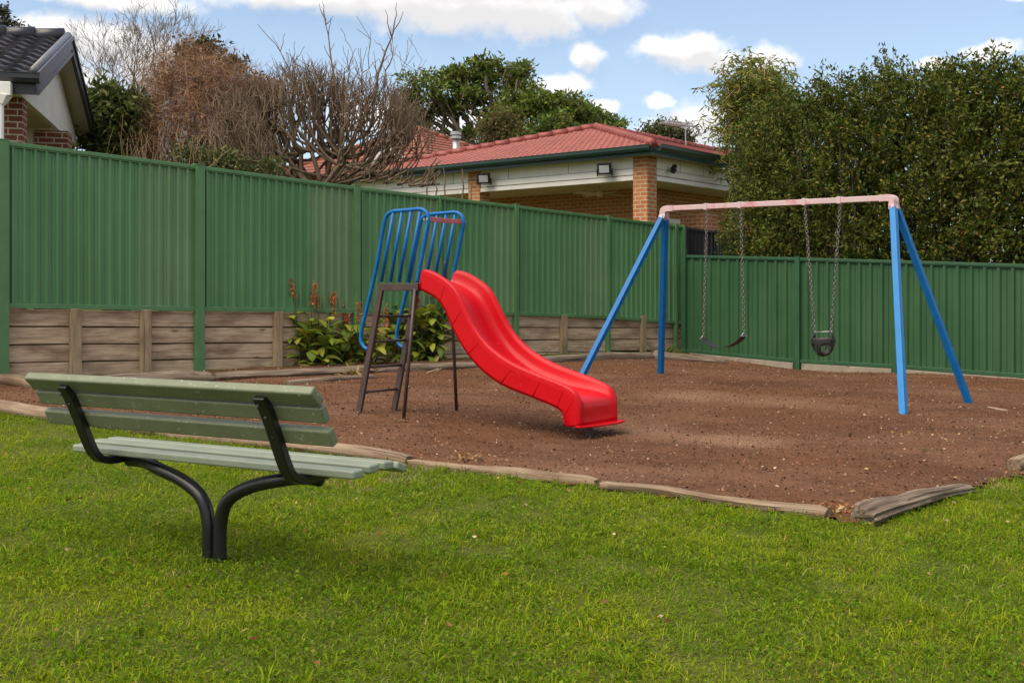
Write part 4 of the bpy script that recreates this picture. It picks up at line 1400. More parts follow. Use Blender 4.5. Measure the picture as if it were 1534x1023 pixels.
# ceiling fan under the patio roof
fc_ = HP(2.0, 1.1); b = MB()
b.tube([V3d(fc_, zB + .05), V3d(fc_, zB - .08)], .02, 8); b.tube([V3d(fc_, zB - .08), V3d(fc_, zB - .18)], [.09, .07], 12)
for k in range(4):
    a = .5 + k * math.pi / 2; dv = Vector((math.cos(a), math.sin(a), 0)); sv_ = Vector((-math.sin(a), math.cos(a), .25)).normalized()
    b.box(V3d(fc_, zB - .12) + dv * .38, dv * .28, sv_ * .065, dv.cross(sv_) * .005)
b.build('ceiling_fan', 'cream_soffit', ph_)


def floodlight(a, z, tilt=.25, yaw=.5, w=.30):
    P = V3d(HP(a, -.02), z); fwd = (Vector((-dRx.x, -dRx.y, 0)) * 1 + Vector((-dLx.x, -dLx.y, 0)) * -yaw).normalized()
    fwd = (fwd - Z3 * tilt).normalized(); rt = fwd.cross(Z3).normalized(); upv = rt.cross(fwd)
    c = P + Vector((-dRx.x, -dRx.y, 0)) * .18
    b = MB(); b.box(c, rt * w / 2, fwd * .035, upv * w * .40)
    b.box(c - upv * 0 - fwd * .09, rt * .03, fwd * .06, upv * .03)
    for s_ in (-1, 1): b.bar(c + rt * (s_ * (w / 2 + .012)), c + rt * (s_ * (w / 2 + .012)) - upv * (w * .48), .012, .03)
    b.bar(c - upv * (w * .48) - rt * (w / 2 + .012), c - upv * (w * .48) + rt * (w / 2 + .012), .03, .012)
    fl = b.build('floodlight', 'black_plastic', ph_, bevel=.006)
    b = MB(); b.box(c + fwd * .037, rt * (w / 2 - .045), fwd * .004, upv * (w * .40 - .045)); b.build('lens', 'lamp_glass', fl)


floodlight(4.35, 4.16, .25, -.35, .31); floodlight(.95, 4.14, .2, -.3, .31)
# security camera on the right-hand beam
P = V3d(HP(-.02, .93), 4.17); b = MB(); o3 = Vector((-dLx.x, -dLx.y, 0))
b.tube([P, P + o3 * .07], .05, 10); b.tube([P + o3 * .07 + Z3 * .06, P + o3 * .10 - Z3 * .06 - Vector((dRx.x, dRx.y, 0)) * .06], [.055, .048], 12)
b.tube([P + o3 * .03 - Z3 * .06 - Vector((dRx.x, dRx.y, 0)) * .07, P + o3 * .12 - Z3 * .09 - Vector((dRx.x, dRx.y, 0)) * .1], .035, 10)
b.build('security_camera', 'black_plastic', ph_, smooth=True)
# flue
fl0 = at(683, 232, 33.5); b = MB(); b.tube([fl0 - Z3 * .6, fl0 + Z3 * .46], .10, 14)
fu = b.build('flue', 'zinc', ph_, smooth=True)
b = MB(); zt = fl0.z + .46
for r_, z0_, z1_ in ((.15, .0, .07), (.10, .07, .11), (.16, .11, .18), (.11, .18, .21)): b.tube([Vector((fl0.x, fl0.y, zt + z0_)), Vector((fl0.x, fl0.y, zt + z1_))], r_, 16)
b.build('cowl', 'zinc', fu)
# television aerial
ar = at(1027, 214, 33.5); b = MB()
mt_ = at(1027, 188, 33.5); b.tube([ar - Z3 * .3, mt_ + Z3 * .03], .018, 6)
aL, aR = at(990, 184.5, 33.0), at(1045, 190.5, 33.9)
b.tube([aL, aR], .024, 6); bd_ = (aR - aL).normalized(); cr = Vector((bd_.y, -bd_.x, 0)).normalized()
for k in range(11):
    P = aL.lerp(aR, .03 + k * .07); ln = .16 + .012 * k
    b.tube([P - cr * ln, P + cr * ln + Z3 * .05], .013, 5)
for s_ in (-1, 1):
    P = aR - bd_ * .05
    b.tube([P, P + bd_ * .12 + Z3 * s_ * .28 + cr * .1], .02, 5)
    b.tube([P + bd_ * .10 + Z3 * s_ * .2 - cr * .3, P + bd_ * .10 + Z3 * s_ * .2 + cr * .3], .01, 5)
    b.tube([P - bd_ * .35 + Z3 * s_ * .02 - cr * .2, P - bd_ * .35 + Z3 * s_ * .13 + cr * .2], .01, 5)
b.build('aerial', 'zinc', ph_)

# --- older house behind the bare tree
oz = g(-3.5, 38)
oc = at(628, 300, 38)
oh = empty('old_tiled_house', (oc.x, oc.y, oz), 'older house with weathered brown-red roof and white gable boards seen through bare branches', 'house')
oe = Vector((-.80, .60)); of_ = Vector((.60, .80))
ap = at(626, 194, 40.5); zr_ = ap.z
oeave = at(677, 236, 39).z
w_ = 4.0
q0 = ap.xy - of_ * w_ - oe * w_; q1 = ap.xy - of_ * w_ + oe * w_; q2 = ap.xy + of_ * w_ - oe * w_; q3 = ap.xy + of_ * w_ + oe * w_
zo = zr_ - 1.9
b = MB()
tile_plane(b, V3d(q0, zo), V3d(q1, zo), ap, ap, tile=.26, row=.33, wave=.012, step=.03, per=3)
tile_plane(b, V3d(q2, zo), V3d(q0, zo), ap, ap, tile=.26, row=.33, wave=.012, step=.03, per=3)
tile_plane(b, V3d(q1, zo), V3d(q3, zo), ap, ap, tile=.26, row=.33, wave=.012, step=.03, per=3)
orf = b.build('roof', 'old_red_tiles', oh)
for qq in (q0, q1, q2):
    b = MB(); cap_run(b, V3d(qq, zo + .03), ap + Z3 * .04, r=.1); b.build('ridge_cap', 'old_red_tiles', orf, smooth=True)
b = MB()
for p, q_, n_ in ((q0 + of_ * .4 + oe * .4, q1 + of_ * .4 - oe * .4, -of_), (q2 - of_ * .4 + oe * .4, q0 + of_ * .4 + oe * .4, -oe)):
    quad_wall(b, p, q_, oz, zo + .1, nrm=n_)
b.build('wall', 'dark_brick', oh)
# street-facing gable with white barge boards
gm = at(578, 222, 36.5); gl, gr2 = at(520, 262, 36.2), at(628, 262, 36.8); 
gd = (gr2 - gl); gd.z = 0; gd.normalize(); gb = Vector((-gd.y, gd.x, 0))
b = MB()
tile_plane(b, gl + gb * 5 - Z3 * .0, gl - gb * .3, gm + gb * 5, gm - gb * .3, tile=.26, row=.33, wave=.012, step=.03, per=3)
tile_plane(b, gr2 - gb * .3, gr2 + gb * 5, gm - gb * .3, gm + gb * 5, tile=.26, row=.33, wave=.012, step=.03, per=3)
b.build('gable_roof', 'old_red_tiles', oh)
for p in (gl, gr2):
    b = MB(); b.bar(p - gb * .34 - Z3 * .05, gm - gb * .34 - Z3 * .05 + (gm - p).normalized() * .0, .05, .26, side=gb); b.build('barge_board', 'white_board', oh)
b = MB(); b.add([gl + Z3 * -.02, gr2 - Z3 * .02, gm - Z3 * .02, gl + gb * .1, gr2 + gb * .1, gm + gb * .1], [(0, 1, 2), (5, 4, 3), (0, 3, 4, 1)])
quad_wall(b, gl.xy, gr2.xy, oz, gl.z, nrm=(-gb.x, -gb.y))
b.build('gable_wall', 'cream_soffit', oh)

# --- neighbour's house at the left border
K = 15.2 / 14.0
e1p = at(57, 113, 15.2); e2p = at(143, 205, 15.2 * 1.382)
gdir = (e2p - e1p); gdir.z = 0; gw = gdir.length; gdir.normalize()
rdir = Vector((-gdir.y, gdir.x, 0))        # along the ridge towards the left of the photo
if rdir.x > 0: rdir = -rdir
ze = (e1p.z + e2p.z) / 2
apl = at(106, 60, (e1p.y + e2p.y) / 2); za = apl.z
am = (e1p + e2p) / 2
lh = empty('tiled_house', (am.x + rdir.x * 3, am.y + rdir.y * 3, g(am.x, am.y)), 'house corner with dark glazed roof tiles and white gable beyond the left fence', 'house')
ea, eb_ = Vector((e1p.x, e1p.y, ze)), Vector((e2p.x, e2p.y, ze)); ax_ = Vector((am.x, am.y, za))
Lr = 7.0
b = MB()
tile_plane(b, ea + rdir * Lr, ea + rdir * .10, ax_ + rdir * Lr, ax_ + rdir * .10, tile=.30, row=.33, wave=.034, step=.05, per=8)
tile_plane(b, eb_ + rdir * .10, eb_ + rdir * Lr, ax_ + rdir * .10, ax_ + rdir * Lr, tile=.33, row=.34, wave=.05, step=.035, per=4)
lrf = b.build('roof', 'charcoal_tiles', lh, smooth=True)
lrf.modifiers.new('e', 'EDGE_SPLIT').split_angle = R(50)
b = MB(); cap_run(b, ax_ + rdir * .1 + Z3 * .04, ax_ + rdir * Lr + Z3 * .04, r=.12, L=.42); b.build('ridge_cap', 'charcoal_trim', lrf, smooth=True)
# barge boards with a raised bead, verge capping
for p, mt in ((ea, 'grey_barge'), (eb_, 'charcoal_trim')):
    d_ = (ax_ - p); dn = d_.normalized(); sag = dn * .0
    nz = rdir.cross(dn); nz = nz if nz.z > 0 else -nz
    b = MB(); b.bar(p - dn * .10 - nz * .10, ax_ - nz * .10 + dn * .03, .028, .30, side=rdir)
    b.bar(p - dn * .10 - rdir * .022 + nz * .03, ax_ - rdir * .022 + nz * .03, .03, .07, side=rdir); b.bar(p - dn * .10 - rdir * .018 - nz * .2, ax_ - rdir * .018 - nz * .2, .02, .05, side=rdir)
    b.build('barge_board', mt, lh, bevel=.004)
    b = MB(); b.tube([p - dn * .08 + nz * .075 + rdir * .04, ax_ + nz * .075 + rdir * .04], .05, 8); b.build('verge_cap', mt, lh, smooth=True)
gutter(lh, (ea + rdir * Lr).xy, (ea - rdir * .03).xy, ze + .0, (-gdir.x, -gdir.y), 'charcoal_trim')
b = MB(); b.bar(ea + rdir * Lr + gdir * .012 - Z3 * .14, ea + gdir * .012 - Z3 * .14, .02, .24); b.build('fascia', 'charcoal_trim', lh)
# gable infill, raking soffit, horizontal soffit
gs = .27; zg = ze - .22
b = MB(); g0_, g1_ = ea + rdir * gs + gdir * .12, eb_ + rdir * gs - gdir * .12; g0_.z = g1_.z = zg; ga_ = ax_ + rdir * gs - Z3 * .12
t_ = rdir * .09
b.add([g0_, g1_, ga_, g0_ + t_, g1_ + t_, ga_ + t_], [(0, 1, 2), (5, 4, 3), (0, 3, 4, 1), (1, 4, 5, 2), (2, 5, 3, 0)])
o = b.build('gable_wall', 'white_board', lh)
b = MB()
for p in (ea, eb_):
    dn = (ax_ - p).normalized(); nz = rdir.cross(dn); nz = nz if nz.z > 0 else -nz
    b.box((p + ax_) / 2 - nz * .10 + rdir * .15, (ax_ - p) / 2 * .985, rdir * .135, nz * .006)
b.build('raking_soffit', 'cream_soffit', lh)
b = MB(); b.box((g0_ + g1_) / 2 + rdir * 2.2 - Z3 * .0, gdir * (gw / 2 - .14), rdir * 2.1, Z3 * .01); b.build('ceiling', 'cream_soffit', lh)
b = MB(); bmz = at(50, 200, 16.4).z
pc = at(16, 190, 15.75).xy; b = MB(); pillar(b, pc, gdir.xy, rdir.xy, .36, .2, zg - .01); b.build('brick_pillar', 'dark_brick', lh)
pc = at(80, 206, 18.6).xy
b = MB(); pillar(b, pc, gdir.xy, rdir.xy, .50, .2, at(80, 199, 18.6).z); b.build('brick_pillar', 'dark_brick', lh)
b = MB(); pw = at(42, 190, 18.2); b.box(Vector((pw.x - .3, pw.y + .1, (zg + bmz) / 2 - .1)), rdir * .6, gdir * .06, Z3 * (zg - bmz + .5) / 2); b.build('beam', 'cream_soffit', lh)
b = MB(); quad_wall(b, (ea + rdir * 2.6 + gdir * .5).xy, (eb_ + rdir * 2.6 - gdir * .5).xy, .2, zg, nrm=(-rdir.x, -rdir.y)); b.build('wall', 'dark_brick', lh)
# rainwater head and downpipe at the border
rp = at(5, 127, 15.0); b = MB()
ax2 = -gdir
b.box(rp + Z3 * -.06, rdir * .10, ax2 * .07, Z3 * .09); b.tube([rp - Z3 * .13, rp - Z3 * .26 + rdir * .03], [.085, .045], 4, square=True); b.tube([rp - Z3 * .25 + rdir * .03, Vector((rp.x, rp.y, .5)) + rdir * .03], .04, 10)
b.build('downpipe', 'white_board', lh, bevel=.008)


# ------------------------------------------------------------------ plants
def kids(*a): return a


def blade_leaf(Vs, Qs, Ts, base, d, L, W, droop, col, nseg=6, roll=0.0):
    """broad arching leaf as a small curved grid"""
    d = Vector(d).normalized(); h = Vector((d.x, d.y, 0)); h = h.normalized() if h.length > 1e-4 else Vector((1, 0, 0))
    side = Vector((-h.y, h.x, 0))
    p = Vector(base); o = sum(len(v) for v in Vs); pts = []; ang = math.asin(max(-1, min(1, d.z)))
    step = L / nseg
    for i in range(nseg + 1):
        s = i / nseg
        w = W * .5 * (math.sin(math.pi * min(1, s * .86 + .10)) ** .75) if i < nseg else .002
        nn = side.cross(Vector((h.x * math.cos(ang), h.y * math.cos(ang), math.sin(ang))))
        sd2 = side * math.cos(roll) + nn * math.sin(roll)
        pts += [p - sd2 * w - nn * (w * -.28), p, p + sd2 * w - nn * (w * -.28)]
        p = p + Vector((h.x * math.cos(ang), h.y * math.cos(ang), math.sin(ang))) * step
        ang -= droop / nseg
    Vs.append(np.array([tuple(x) for x in pts]))
    q_ = []
    for i in range(nseg):
        a = o + i * 3
        q_ += [(a, a + 1, a + 4, a + 3), (a + 1, a + 2, a + 5, a + 4)]
    Qs.append(np.array(q_)); Ts.append(np.tile(np.array(col), (len(pts), 1)))


def canna(base, h, spread, nst, nfl, label, seed, cols, flcol):
    rs = random.Random(seed)
    root = empty('flowering_plant', base, label, 'plant', 'red-flowered plants at the foot of the fence')
    Vs, Qs, Ts = [], [], []
    st = MB(); fl = []
    for i in range(nst):
        a = rs.uniform(0, 6.28); r_ = spread * math.sqrt(rs.uniform(0, 1))
        p = Vector((base.x + math.cos(a) * r_ * 1.0, base.y + math.sin(a) * r_ * .45, base.z - .02))
        hh = h * rs.uniform(.55, 1.0); out = Vector((math.cos(a), math.sin(a) * .6, 0)) * .22 * (r_ / spread)
        tp_ = p + Vector((out.x, out.y, hh))
        st.tube([p, p.lerp(tp_, .5) + out * .1, tp_], [.012, .010, .006], 5, tint=(.07, .11, .03))
        nl = rs.randint(6, 9)
        for k in range(nl):
            s = .05 + .92 * k / nl + rs.uniform(-.03, .03); q_ = p.lerp(tp_, s)
            b_ = rs.uniform(0, 6.28) if k else rs.uniform(3.6, 5.8)
            el_ = rs.uniform(.1, 1.0) + .2 * s
            dv = Vector((math.cos(b_) * math.cos(el_), math.sin(b_) * math.cos(el_), math.sin(el_)))
            c = rs.choice(cols); j = rs.uniform(.75, 1.25)
            dead = s < .2 and rs.random() < .35
            if dead: c = (.30, .24, .08) if rs.random() < .6 else (.2, .11, .05)
            blade_leaf(Vs, Qs, Ts, q_, dv, rs.uniform(.24, .40), rs.uniform(.085, .15), rs.uniform(.9, 2.1), [x * j for x in c], roll=rs.uniform(-.5, .5))
        if i < nfl: fl.append(tp_)
    V = np.concatenate(Vs) - np.array(base)
    np_mesh('leaves', V, np.concatenate(Qs), np.concatenate(Ts), 'glossy_leaf', root, smooth=True)
    st.build('stems', 'leaf', root, smooth=True)
    for tp_ in fl:
        hh = rs.uniform(.16, .42); tt = tp_ + Vector((rs.uniform(-.06, .06), rs.uniform(-.05, .05), hh))
        sb = MB(); sb.tube([tp_ - Z3 * .05, tt], [.006, .003], 5, tint=(.16, .17, .06))
        Vf, Qf, Tf = [], [], []
        for k in range(60):
            s = rs.uniform(.2, 1.05); q_ = tp_.lerp(tt, s); b_ = rs.uniform(0, 6.28); el_ = rs.uniform(-.4, 1.2)
            dv = Vector((math.cos(b_) * math.cos(el_), math.sin(b_) * math.cos(el_), math.sin(el_)))
            c = rs.choice(flcol)
            blade_leaf(Vf, Qf, Tf, q_, dv, rs.uniform(.035, .075), rs.uniform(.015, .034), rs.uniform(0, 1.6), c, nseg=3)
        V = np.concatenate(Vf); o_ = len(sb.v)
        for p_, c_ in zip(V, np.concatenate(Tf)): sb.v.append(tuple(p_)); sb.gc.append((0, 0, 0)); sb.tint.append(tuple(c_))
        for f_ in np.concatenate(Qf): sb.f.append(tuple(int(i_) + o_ for i_ in f_))
        sb.build('flower', 'petal', root)
    return root


GC = [(.25, .31, .03), (.18, .25, .028), (.32, .36, .04), (.38, .38, .055), (.13, .19, .026)]
FC = [(.75, .20, .06), (.68, .13, .05), (.72, .30, .13), (.55, .26, .10), (.45, .18, .08)]


def plant_at(px, py): return on_ground(px, py)


for px, py, h, spd, nst, nfl, lab, sd_ in (
        (478, 548, .70, .36, 20, 9, 'broad-leaved plant with tall orange-red flower spikes, leftmost of the fence plants', 3),
        (535, 546, .52, .34, 17, 8, 'broad-leaved flowering plant with drooping yellowed leaves just left of the slide ladder', 8),
        (592, 541, .66, .25, 13, 6, 'broad-leaved flowering plant seen through the ladder rungs', 15),
        (638, 541, .80, .38, 22, 5, 'dark leafy flowering plant between the ladder and the red chute', 21)):
    P = plant_at(px, py); P = P + Vector((fn.x, fn.y, 0)) * -.1
    canna(P, h * P.y / 15.5 * 1.25, spd, nst, nfl, lab, sd_, GC if sd_ != 8 else GC + [(.36, .30, .06), (.30, .27, .05)], FC if sd_ != 21 else [(.40, .03, .02), (.45, .08, .03)])


def weed(px, py, n_, L, label, cols):
    P = on_ground(px, py); Vs, Qs, Ts = [], [], []; rs = random.Random(int(px))
    for i in range(n_):
        a = rs.uniform(0, 6.28); el_ = rs.uniform(.3, 1.3)
        dv = Vector((math.cos(a) * math.cos(el_), math.sin(a) * math.cos(el_), math.sin(el_)))
        blade_leaf(Vs, Qs, Ts, P + Vector((rs.uniform(-.1, .1), rs.uniform(-.06, .06), 0)), dv, L * rs.uniform(.5, 1.1), L * .12, rs.uniform(.6, 1.8), rs.choice(cols), nseg=4)
    o = np_mesh('weed', np.concatenate(Vs) - np.array(P), np.concatenate(Qs), np.concatenate(Ts), 'leaf', None, P, smooth=True)
    tag(o, label, 'weed')


weed(1000, 530, 40, .30, 'green leafy weed at the fence corner behind the blue swing leg', [(.09, .14, .03), (.12, .16, .04)])
weed(528, 566, 26, .26, 'withered yellow leaves hanging over the cracked log', [(.35, .24, .09), (.28, .22, .07)])
weed(1212, 556, 16, .10, 'tiny grass tuft at the foot of the right fence post', [(.2, .2, .07), (.14, .17, .04)])
weed(604, 634, 26, .10, 'dry grass tuft around the thin slide leg', [(.38, .28, .12), (.3, .2, .09)])
weed(1393, 677, 10, .07, 'single small weed on bare bark right of centre', [(.2, .2, .04), (.16, .18, .04)])
weed(706, 693, 30, .12, 'patch of pale dry grass beside the thin log', [(.42, .28, .12), (.34, .22, .10)])


# ------------------------------------------------------------------ trees
class Wood:
    """collects branch tubes"""
    def __init__(s, seed): s.b = MB(); s.r = random.Random(seed); s.tips = []

    def limb(s, p, q_, r0, r1, wob=.08, n_=5, k=6):
        pts = []; L = (q_ - p).length
        for i in range(n_ + 1):
            u = i / n_; w = wob * L * math.sin(math.pi * u)
            pts.append(p.lerp(q_, u) + Vector((s.r.uniform(-1, 1), s.r.uniform(-1, 1), s.r.uniform(-.5, .8))) * w * .5)
        s.b.tube(pts, [r0 + (r1 - r0) * i / n_ for i in range(n_ + 1)], k, cap=False)
        return pts

    def grow(s, p, d, L, r, depth, split=(2, 3), spread=.5, up=.15, shrink=.74, rs=.66, wob=.12, stop=.004, seg=3):
        pts = [p]; dd = d.copy(); rads = [r]
        for i in range(seg):
            dd = (dd + Vector((s.r.gauss(0, wob), s.r.gauss(0, wob), s.r.gauss(0, wob) + up * .3))).normalized()
            pts.append(pts[-1] + dd * (L / seg)); rads.append(max(stop, r + (r * rs - r) * (i + 1) / seg))
        s.b.tube(pts, rads, 6 if r > .03 else (4 if r > .012 else 3), cap=False)
        if depth <= 0:
            s.tips.append((pts[-1], dd)); return
        for k in range(s.r.randint(*split)):
            nd = Vector((s.r.gauss(0, 1), s.r.gauss(0, 1), s.r.gauss(0, 1))); nd = (nd - dd * nd.dot(dd)).normalized()
            a = s.r.uniform(.5, 1.3) * spread
            nd = (dd * math.cos(a) + nd * math.sin(a) + Vector((0, 0, up))).normalized()
            s.grow(pts[-1] if k else pts[-1], nd, L * shrink * s.r.uniform(.75, 1.15), max(stop, r * rs), depth - 1, split, spread, up, shrink, rs, wob, stop, seg)


def gpos(x, y): return Vector((x, y, g(x, y)))


def leaf_mesh(name, root, P, D, L, W, cols, mat='leaf', jit=.18, w=None, fold=.2, N=None):
    V, q_, T = leaves(P, D, L, W, palette(len(P), cols, jit, w), fold, N)
    return np_mesh(name, V - np.array(root.location), q_, T, mat, root)


def rdir(n_, up=0.0):
    d = RNG.normal(size=(n_, 3)); d[:, 2] += up
    return norm(d)


def blob_points(n_, blobs, clump=.22, hollow=.45):
    """points gathered in small clumps spread through ellipsoid blobs; blobs: (centre, radii, weight)"""
    ws = np.array([b_[2] if len(b_) > 2 else b_[1][0] * b_[1][1] for b_ in blobs], float); ws /= ws.sum()
    per = 26; nc = max(1, n_ // per)
    bi = RNG.choice(len(blobs), nc, p=ws)
    c = np.array([tuple(b_[0]) for b_ in blobs])[bi]; r_ = np.array([tuple(b_[1]) for b_ in blobs])[bi]
    d = norm(RNG.normal(size=(nc, 3))); rad = (hollow + (1 - hollow) * RNG.uniform(0, 1, nc) ** .6)
    cc_ = c + d * r_ * rad[:, None] * (1 + .15 * RNG.normal(size=(nc, 1)))
    P = np.repeat(cc_, per, 0) + RNG.normal(size=(nc * per, 3)) * clump * np.array([1, 1, .75])
    return P, np.repeat(d, per, 0)


# big spreading green tree far behind the patio house
def px_blob(px, py, rx, ry, Y, dy=1.0):
    P = at(px, py, Y); return (P, (rx / F * Y, (rx / F * Y) * dy, ry / F * Y), rx * ry)


TY = 48
base = gpos(at(735, 300, TY).x, TY)
tr = empty('spreading_tree', base, 'big spreading evergreen tree with open green crown above the red tiled roof', 'tree')
bl_ = [px_blob(*a) for a in ((728, 104, 52, 15, TY), (775, 112, 34, 16, TY + 1), (678, 115, 40, 14, TY), (636, 128, 38, 17, TY - 1), (612, 150, 20, 18, TY - 1), (720, 128, 48, 14, TY + 1),
        (776, 142, 36, 18, TY), (812, 158, 38, 20, TY - 1), (700, 148, 40, 12, TY), (655, 156, 26, 13, TY), (848, 165, 36, 22, TY), (880, 178, 34, 20, TY + 1), (912, 188, 26, 18, TY + 1),
        (770, 175, 40, 20, TY - 1), (735, 172, 22, 12, TY), (825, 192, 44, 20, TY - 2), (785, 205, 40, 16, TY - 2), (872, 206, 44, 16, TY - 1), (690, 170, 16, 8, TY), (632, 178, 18, 14, TY), (604, 185, 14, 16, TY), (622, 205, 18, 10, TY), (655, 196, 14, 8, TY), (700, 200, 16, 8, TY), (716, 214, 14, 6, TY), (762, 222, 26, 8, TY - 1))]
P, dn = blob_points(19000, bl_, .15, .1)
n = len(P); leaf_mesh('crown', tr, P, norm(dn * .6 + rdir(n, -.1)), RNG.uniform(.16, .30, n), RNG.uniform(.07, .13, n), [(.10, .15, .026), (.14, .185, .03), (.18, .21, .038), (.07, .11, .022), (.22, .19, .06)], w=[.3, .3, .2, .15, .05])
wd_ = Wood(5)
for (bx, tops) in ((705, [(640, 140), (680, 125), (612, 160), (655, 165)]), (745, [(728, 115), (700, 155), (775, 120), (735, 178)]), (795, [(812, 165), (770, 150), (848, 170), (780, 190), (880, 185), (912, 195)])):
    b0 = gpos(at(bx, 300, TY).x, TY); fork = at(bx + RNG.uniform(-8, 8), 222, TY)
    wd_.limb(b0, fork, .30, .20, .03)
    for (tx, ty) in tops:
        q_ = at(tx, ty, TY + RNG.uniform(-1, 1)); pts = wd_.limb(fork, q_, .14, .05, .12, 6)
        for k in range(6):
            a = pts[RNG.integers(2, 6)]; c = at(tx + RNG.uniform(-30, 30), ty + RNG.uniform(-16, 14), TY + RNG.uniform(-1.5, 1.5)); wd_.limb(a, c, .05, .015, .15, 4, 5)
for k in range(12):
    bx = 628 + k * 9 + RNG.uniform(-4, 4); wd_.limb(gpos(at(bx, 300, TY).x, TY), at(bx + RNG.uniform(-14, 14), 165 + RNG.uniform(-15, 20), TY + RNG.uniform(-1, 1)), .09, .03, .05, 7, 5)
wd_.b.build('trunk', 'grey_bark', tr, smooth=True)
tr = None

# reddish small tree before it
base = gpos(at(738, 300, 43).x, 43); tr = empty('rusty_tree', base, 'small rust-tinged tree beside the metal flue, in front of the spreading tree', 'tree')
P, dn = blob_points(2600, [px_blob(742, 178, 26, 10, 43), px_blob(728, 194, 14, 10, 43), px_blob(758, 196, 24, 9, 43), px_blob(740, 210, 26, 8, 43), px_blob(766, 182, 12, 8, 43)], .2, .05)
n = len(P); leaf_mesh('crown', tr, P, rdir(n), RNG.uniform(.10, .2, n), RNG.uniform(.04, .08, n), [(.14, .09, .035), (.11, .12, .03), (.19, .12, .06), (.12, .15, .03)])
wd_ = Wood(9); f0 = at(742, 226, 43); wd_.limb(base, f0, .14, .1, .03)
for k in range(8): wd_.limb(f0, at(738 + RNG.uniform(-25, 25), 185 + RNG.uniform(-20, 25), 43 + RNG.uniform(-.6, .6)), .05, .012, .15)
wd_.b.build('trunk', 'bark_wood', tr, smooth=True)

# small sparse tree behind the aerial
base = gpos(at(1000, 300, 42).x, 42); tr = empty('sparse_tree', base, 'small sparse tree peeping over the roof beside the TV aerial', 'tree')
P, dn = blob_points(2600, [px_blob(985, 198, 22, 12, 42), px_blob(1005, 202, 26, 14, 42), px_blob(1028, 210, 14, 10, 42), px_blob(975, 208, 18, 8, 42)], .17, .2)
n = len(P); leaf_mesh('crown', tr, P, rdir(n), RNG.uniform(.12, .22, n), RNG.uniform(.05, .09, n), [(.06, .085, .03), (.09, .11, .035), (.11, .10, .04)])
wd_ = Wood(19); f0 = at(1000, 240, 42); wd_.limb(base, f0, .12, .08, .03)
for k in range(10): wd_.limb(f0, at(1000 + RNG.uniform(-38, 38), 200 + RNG.uniform(-12, 20), 42 + RNG.uniform(-.6, .6)), .04, .012, .15)
wd_.b.build('trunk', 'bark_wood', tr, smooth=True)

# tree top over the left roof
base = gpos(at(10, 300, 30).x, 30); tr = empty('garden_tree', base, 'dark leafy tree top showing above the dark tiled roof at the left', 'tree')
P, dn = blob_points(2600, [px_blob(-10, 45, 30, 20, 30), px_blob(8, 40, 9, 14, 30), px_blob(20, 52, 18, 8, 30), px_blob(3, 22, 6, 14, 30), px_blob(36, 52, 12, 6, 30)], .09, .1)
n = len(P); leaf_mesh('crown', tr, P, rdir(n, .3), RNG.uniform(.08, .14, n), RNG.uniform(.035, .06, n), [(.05, .055, .025), (.08, .075, .04), (.06, .05, .03)])
wd_ = Wood(23); f0 = at(5, 120, 30); wd_.limb(base, f0, .14, .1, .03)
for k in range(16): wd_.limb(f0, at(8 + RNG.uniform(-25, 32), 40 + RNG.uniform(-28, 15), 30 + RNG.uniform(-.5, .5)), .04, .008, .12)
wd_.b.build('trunk', 'bark_wood', tr, smooth=True)

# bare tree behind the gable
BY = 24
base = gpos(at(190, 300, BY).x, BY); tr = empty('bare_tree', base, 'leafless tree with fine grey twigs against the clouds left of the brown thicket', 'tree')
wd_ = Wood(31)
for (tx, ty, rr) in ((160, 150, .05), (185, 140, .06), (210, 130, .06), (235, 120, .05), (140, 170, .04)):
    a = base + Vector((RNG.uniform(-.3, .3), RNG.uniform(-.3, .3), 0)); q_ = at(tx, ty + 40, BY + RNG.uniform(-.5, .5)); wd_.limb(a, q_, rr * 1.5, rr, .04)
    for k in range(3):
        d = Vector((RNG.normal() * .35, RNG.normal() * .35, 1)).normalized()
        wd_.grow(q_, d, .60, rr * .42, 5, (2, 3), .55, .12, .82, .60, .14, .0035)
wd_.b.build('trunk', 'grey_bark', tr, smooth=True)

# evergreen bush between the gable and the thicket
base = gpos(at(172, 300, 21).x, 21); tr = empty('evergreen_bush', base, 'dark green leafy bush between the white gable and the brown thicket', 'bush')
P, dn = blob_points(9000, [px_blob(160, 150, 26, 22, 21), px_blob(185, 175, 32, 34, 21), px_blob(150, 205, 26, 34, 21), px_blob(195, 215, 34, 34, 21.4), px_blob(170, 240, 40, 30, 21)], .13, .2)
n = len(P); leaf_mesh('crown', tr, P, norm(dn * .6 + rdir(n, -.1)), RNG.uniform(.11, .2, n), RNG.uniform(.04, .07, n), [(.06, .085, .02), (.085, .115, .026), (.13, .145, .042)], 'glossy_leaf')
wd_ = Wood(37)
for k in range(10): wd_.limb(base + Vector((RNG.uniform(-.3, .3), 0, 0)), at(172 + RNG.uniform(-30, 35), 190 + RNG.uniform(-40, 40), 21 + RNG.uniform(-.4, .4)), .05, .012, .1)
wd_.b.build('trunk', 'bark_wood', tr, smooth=True)

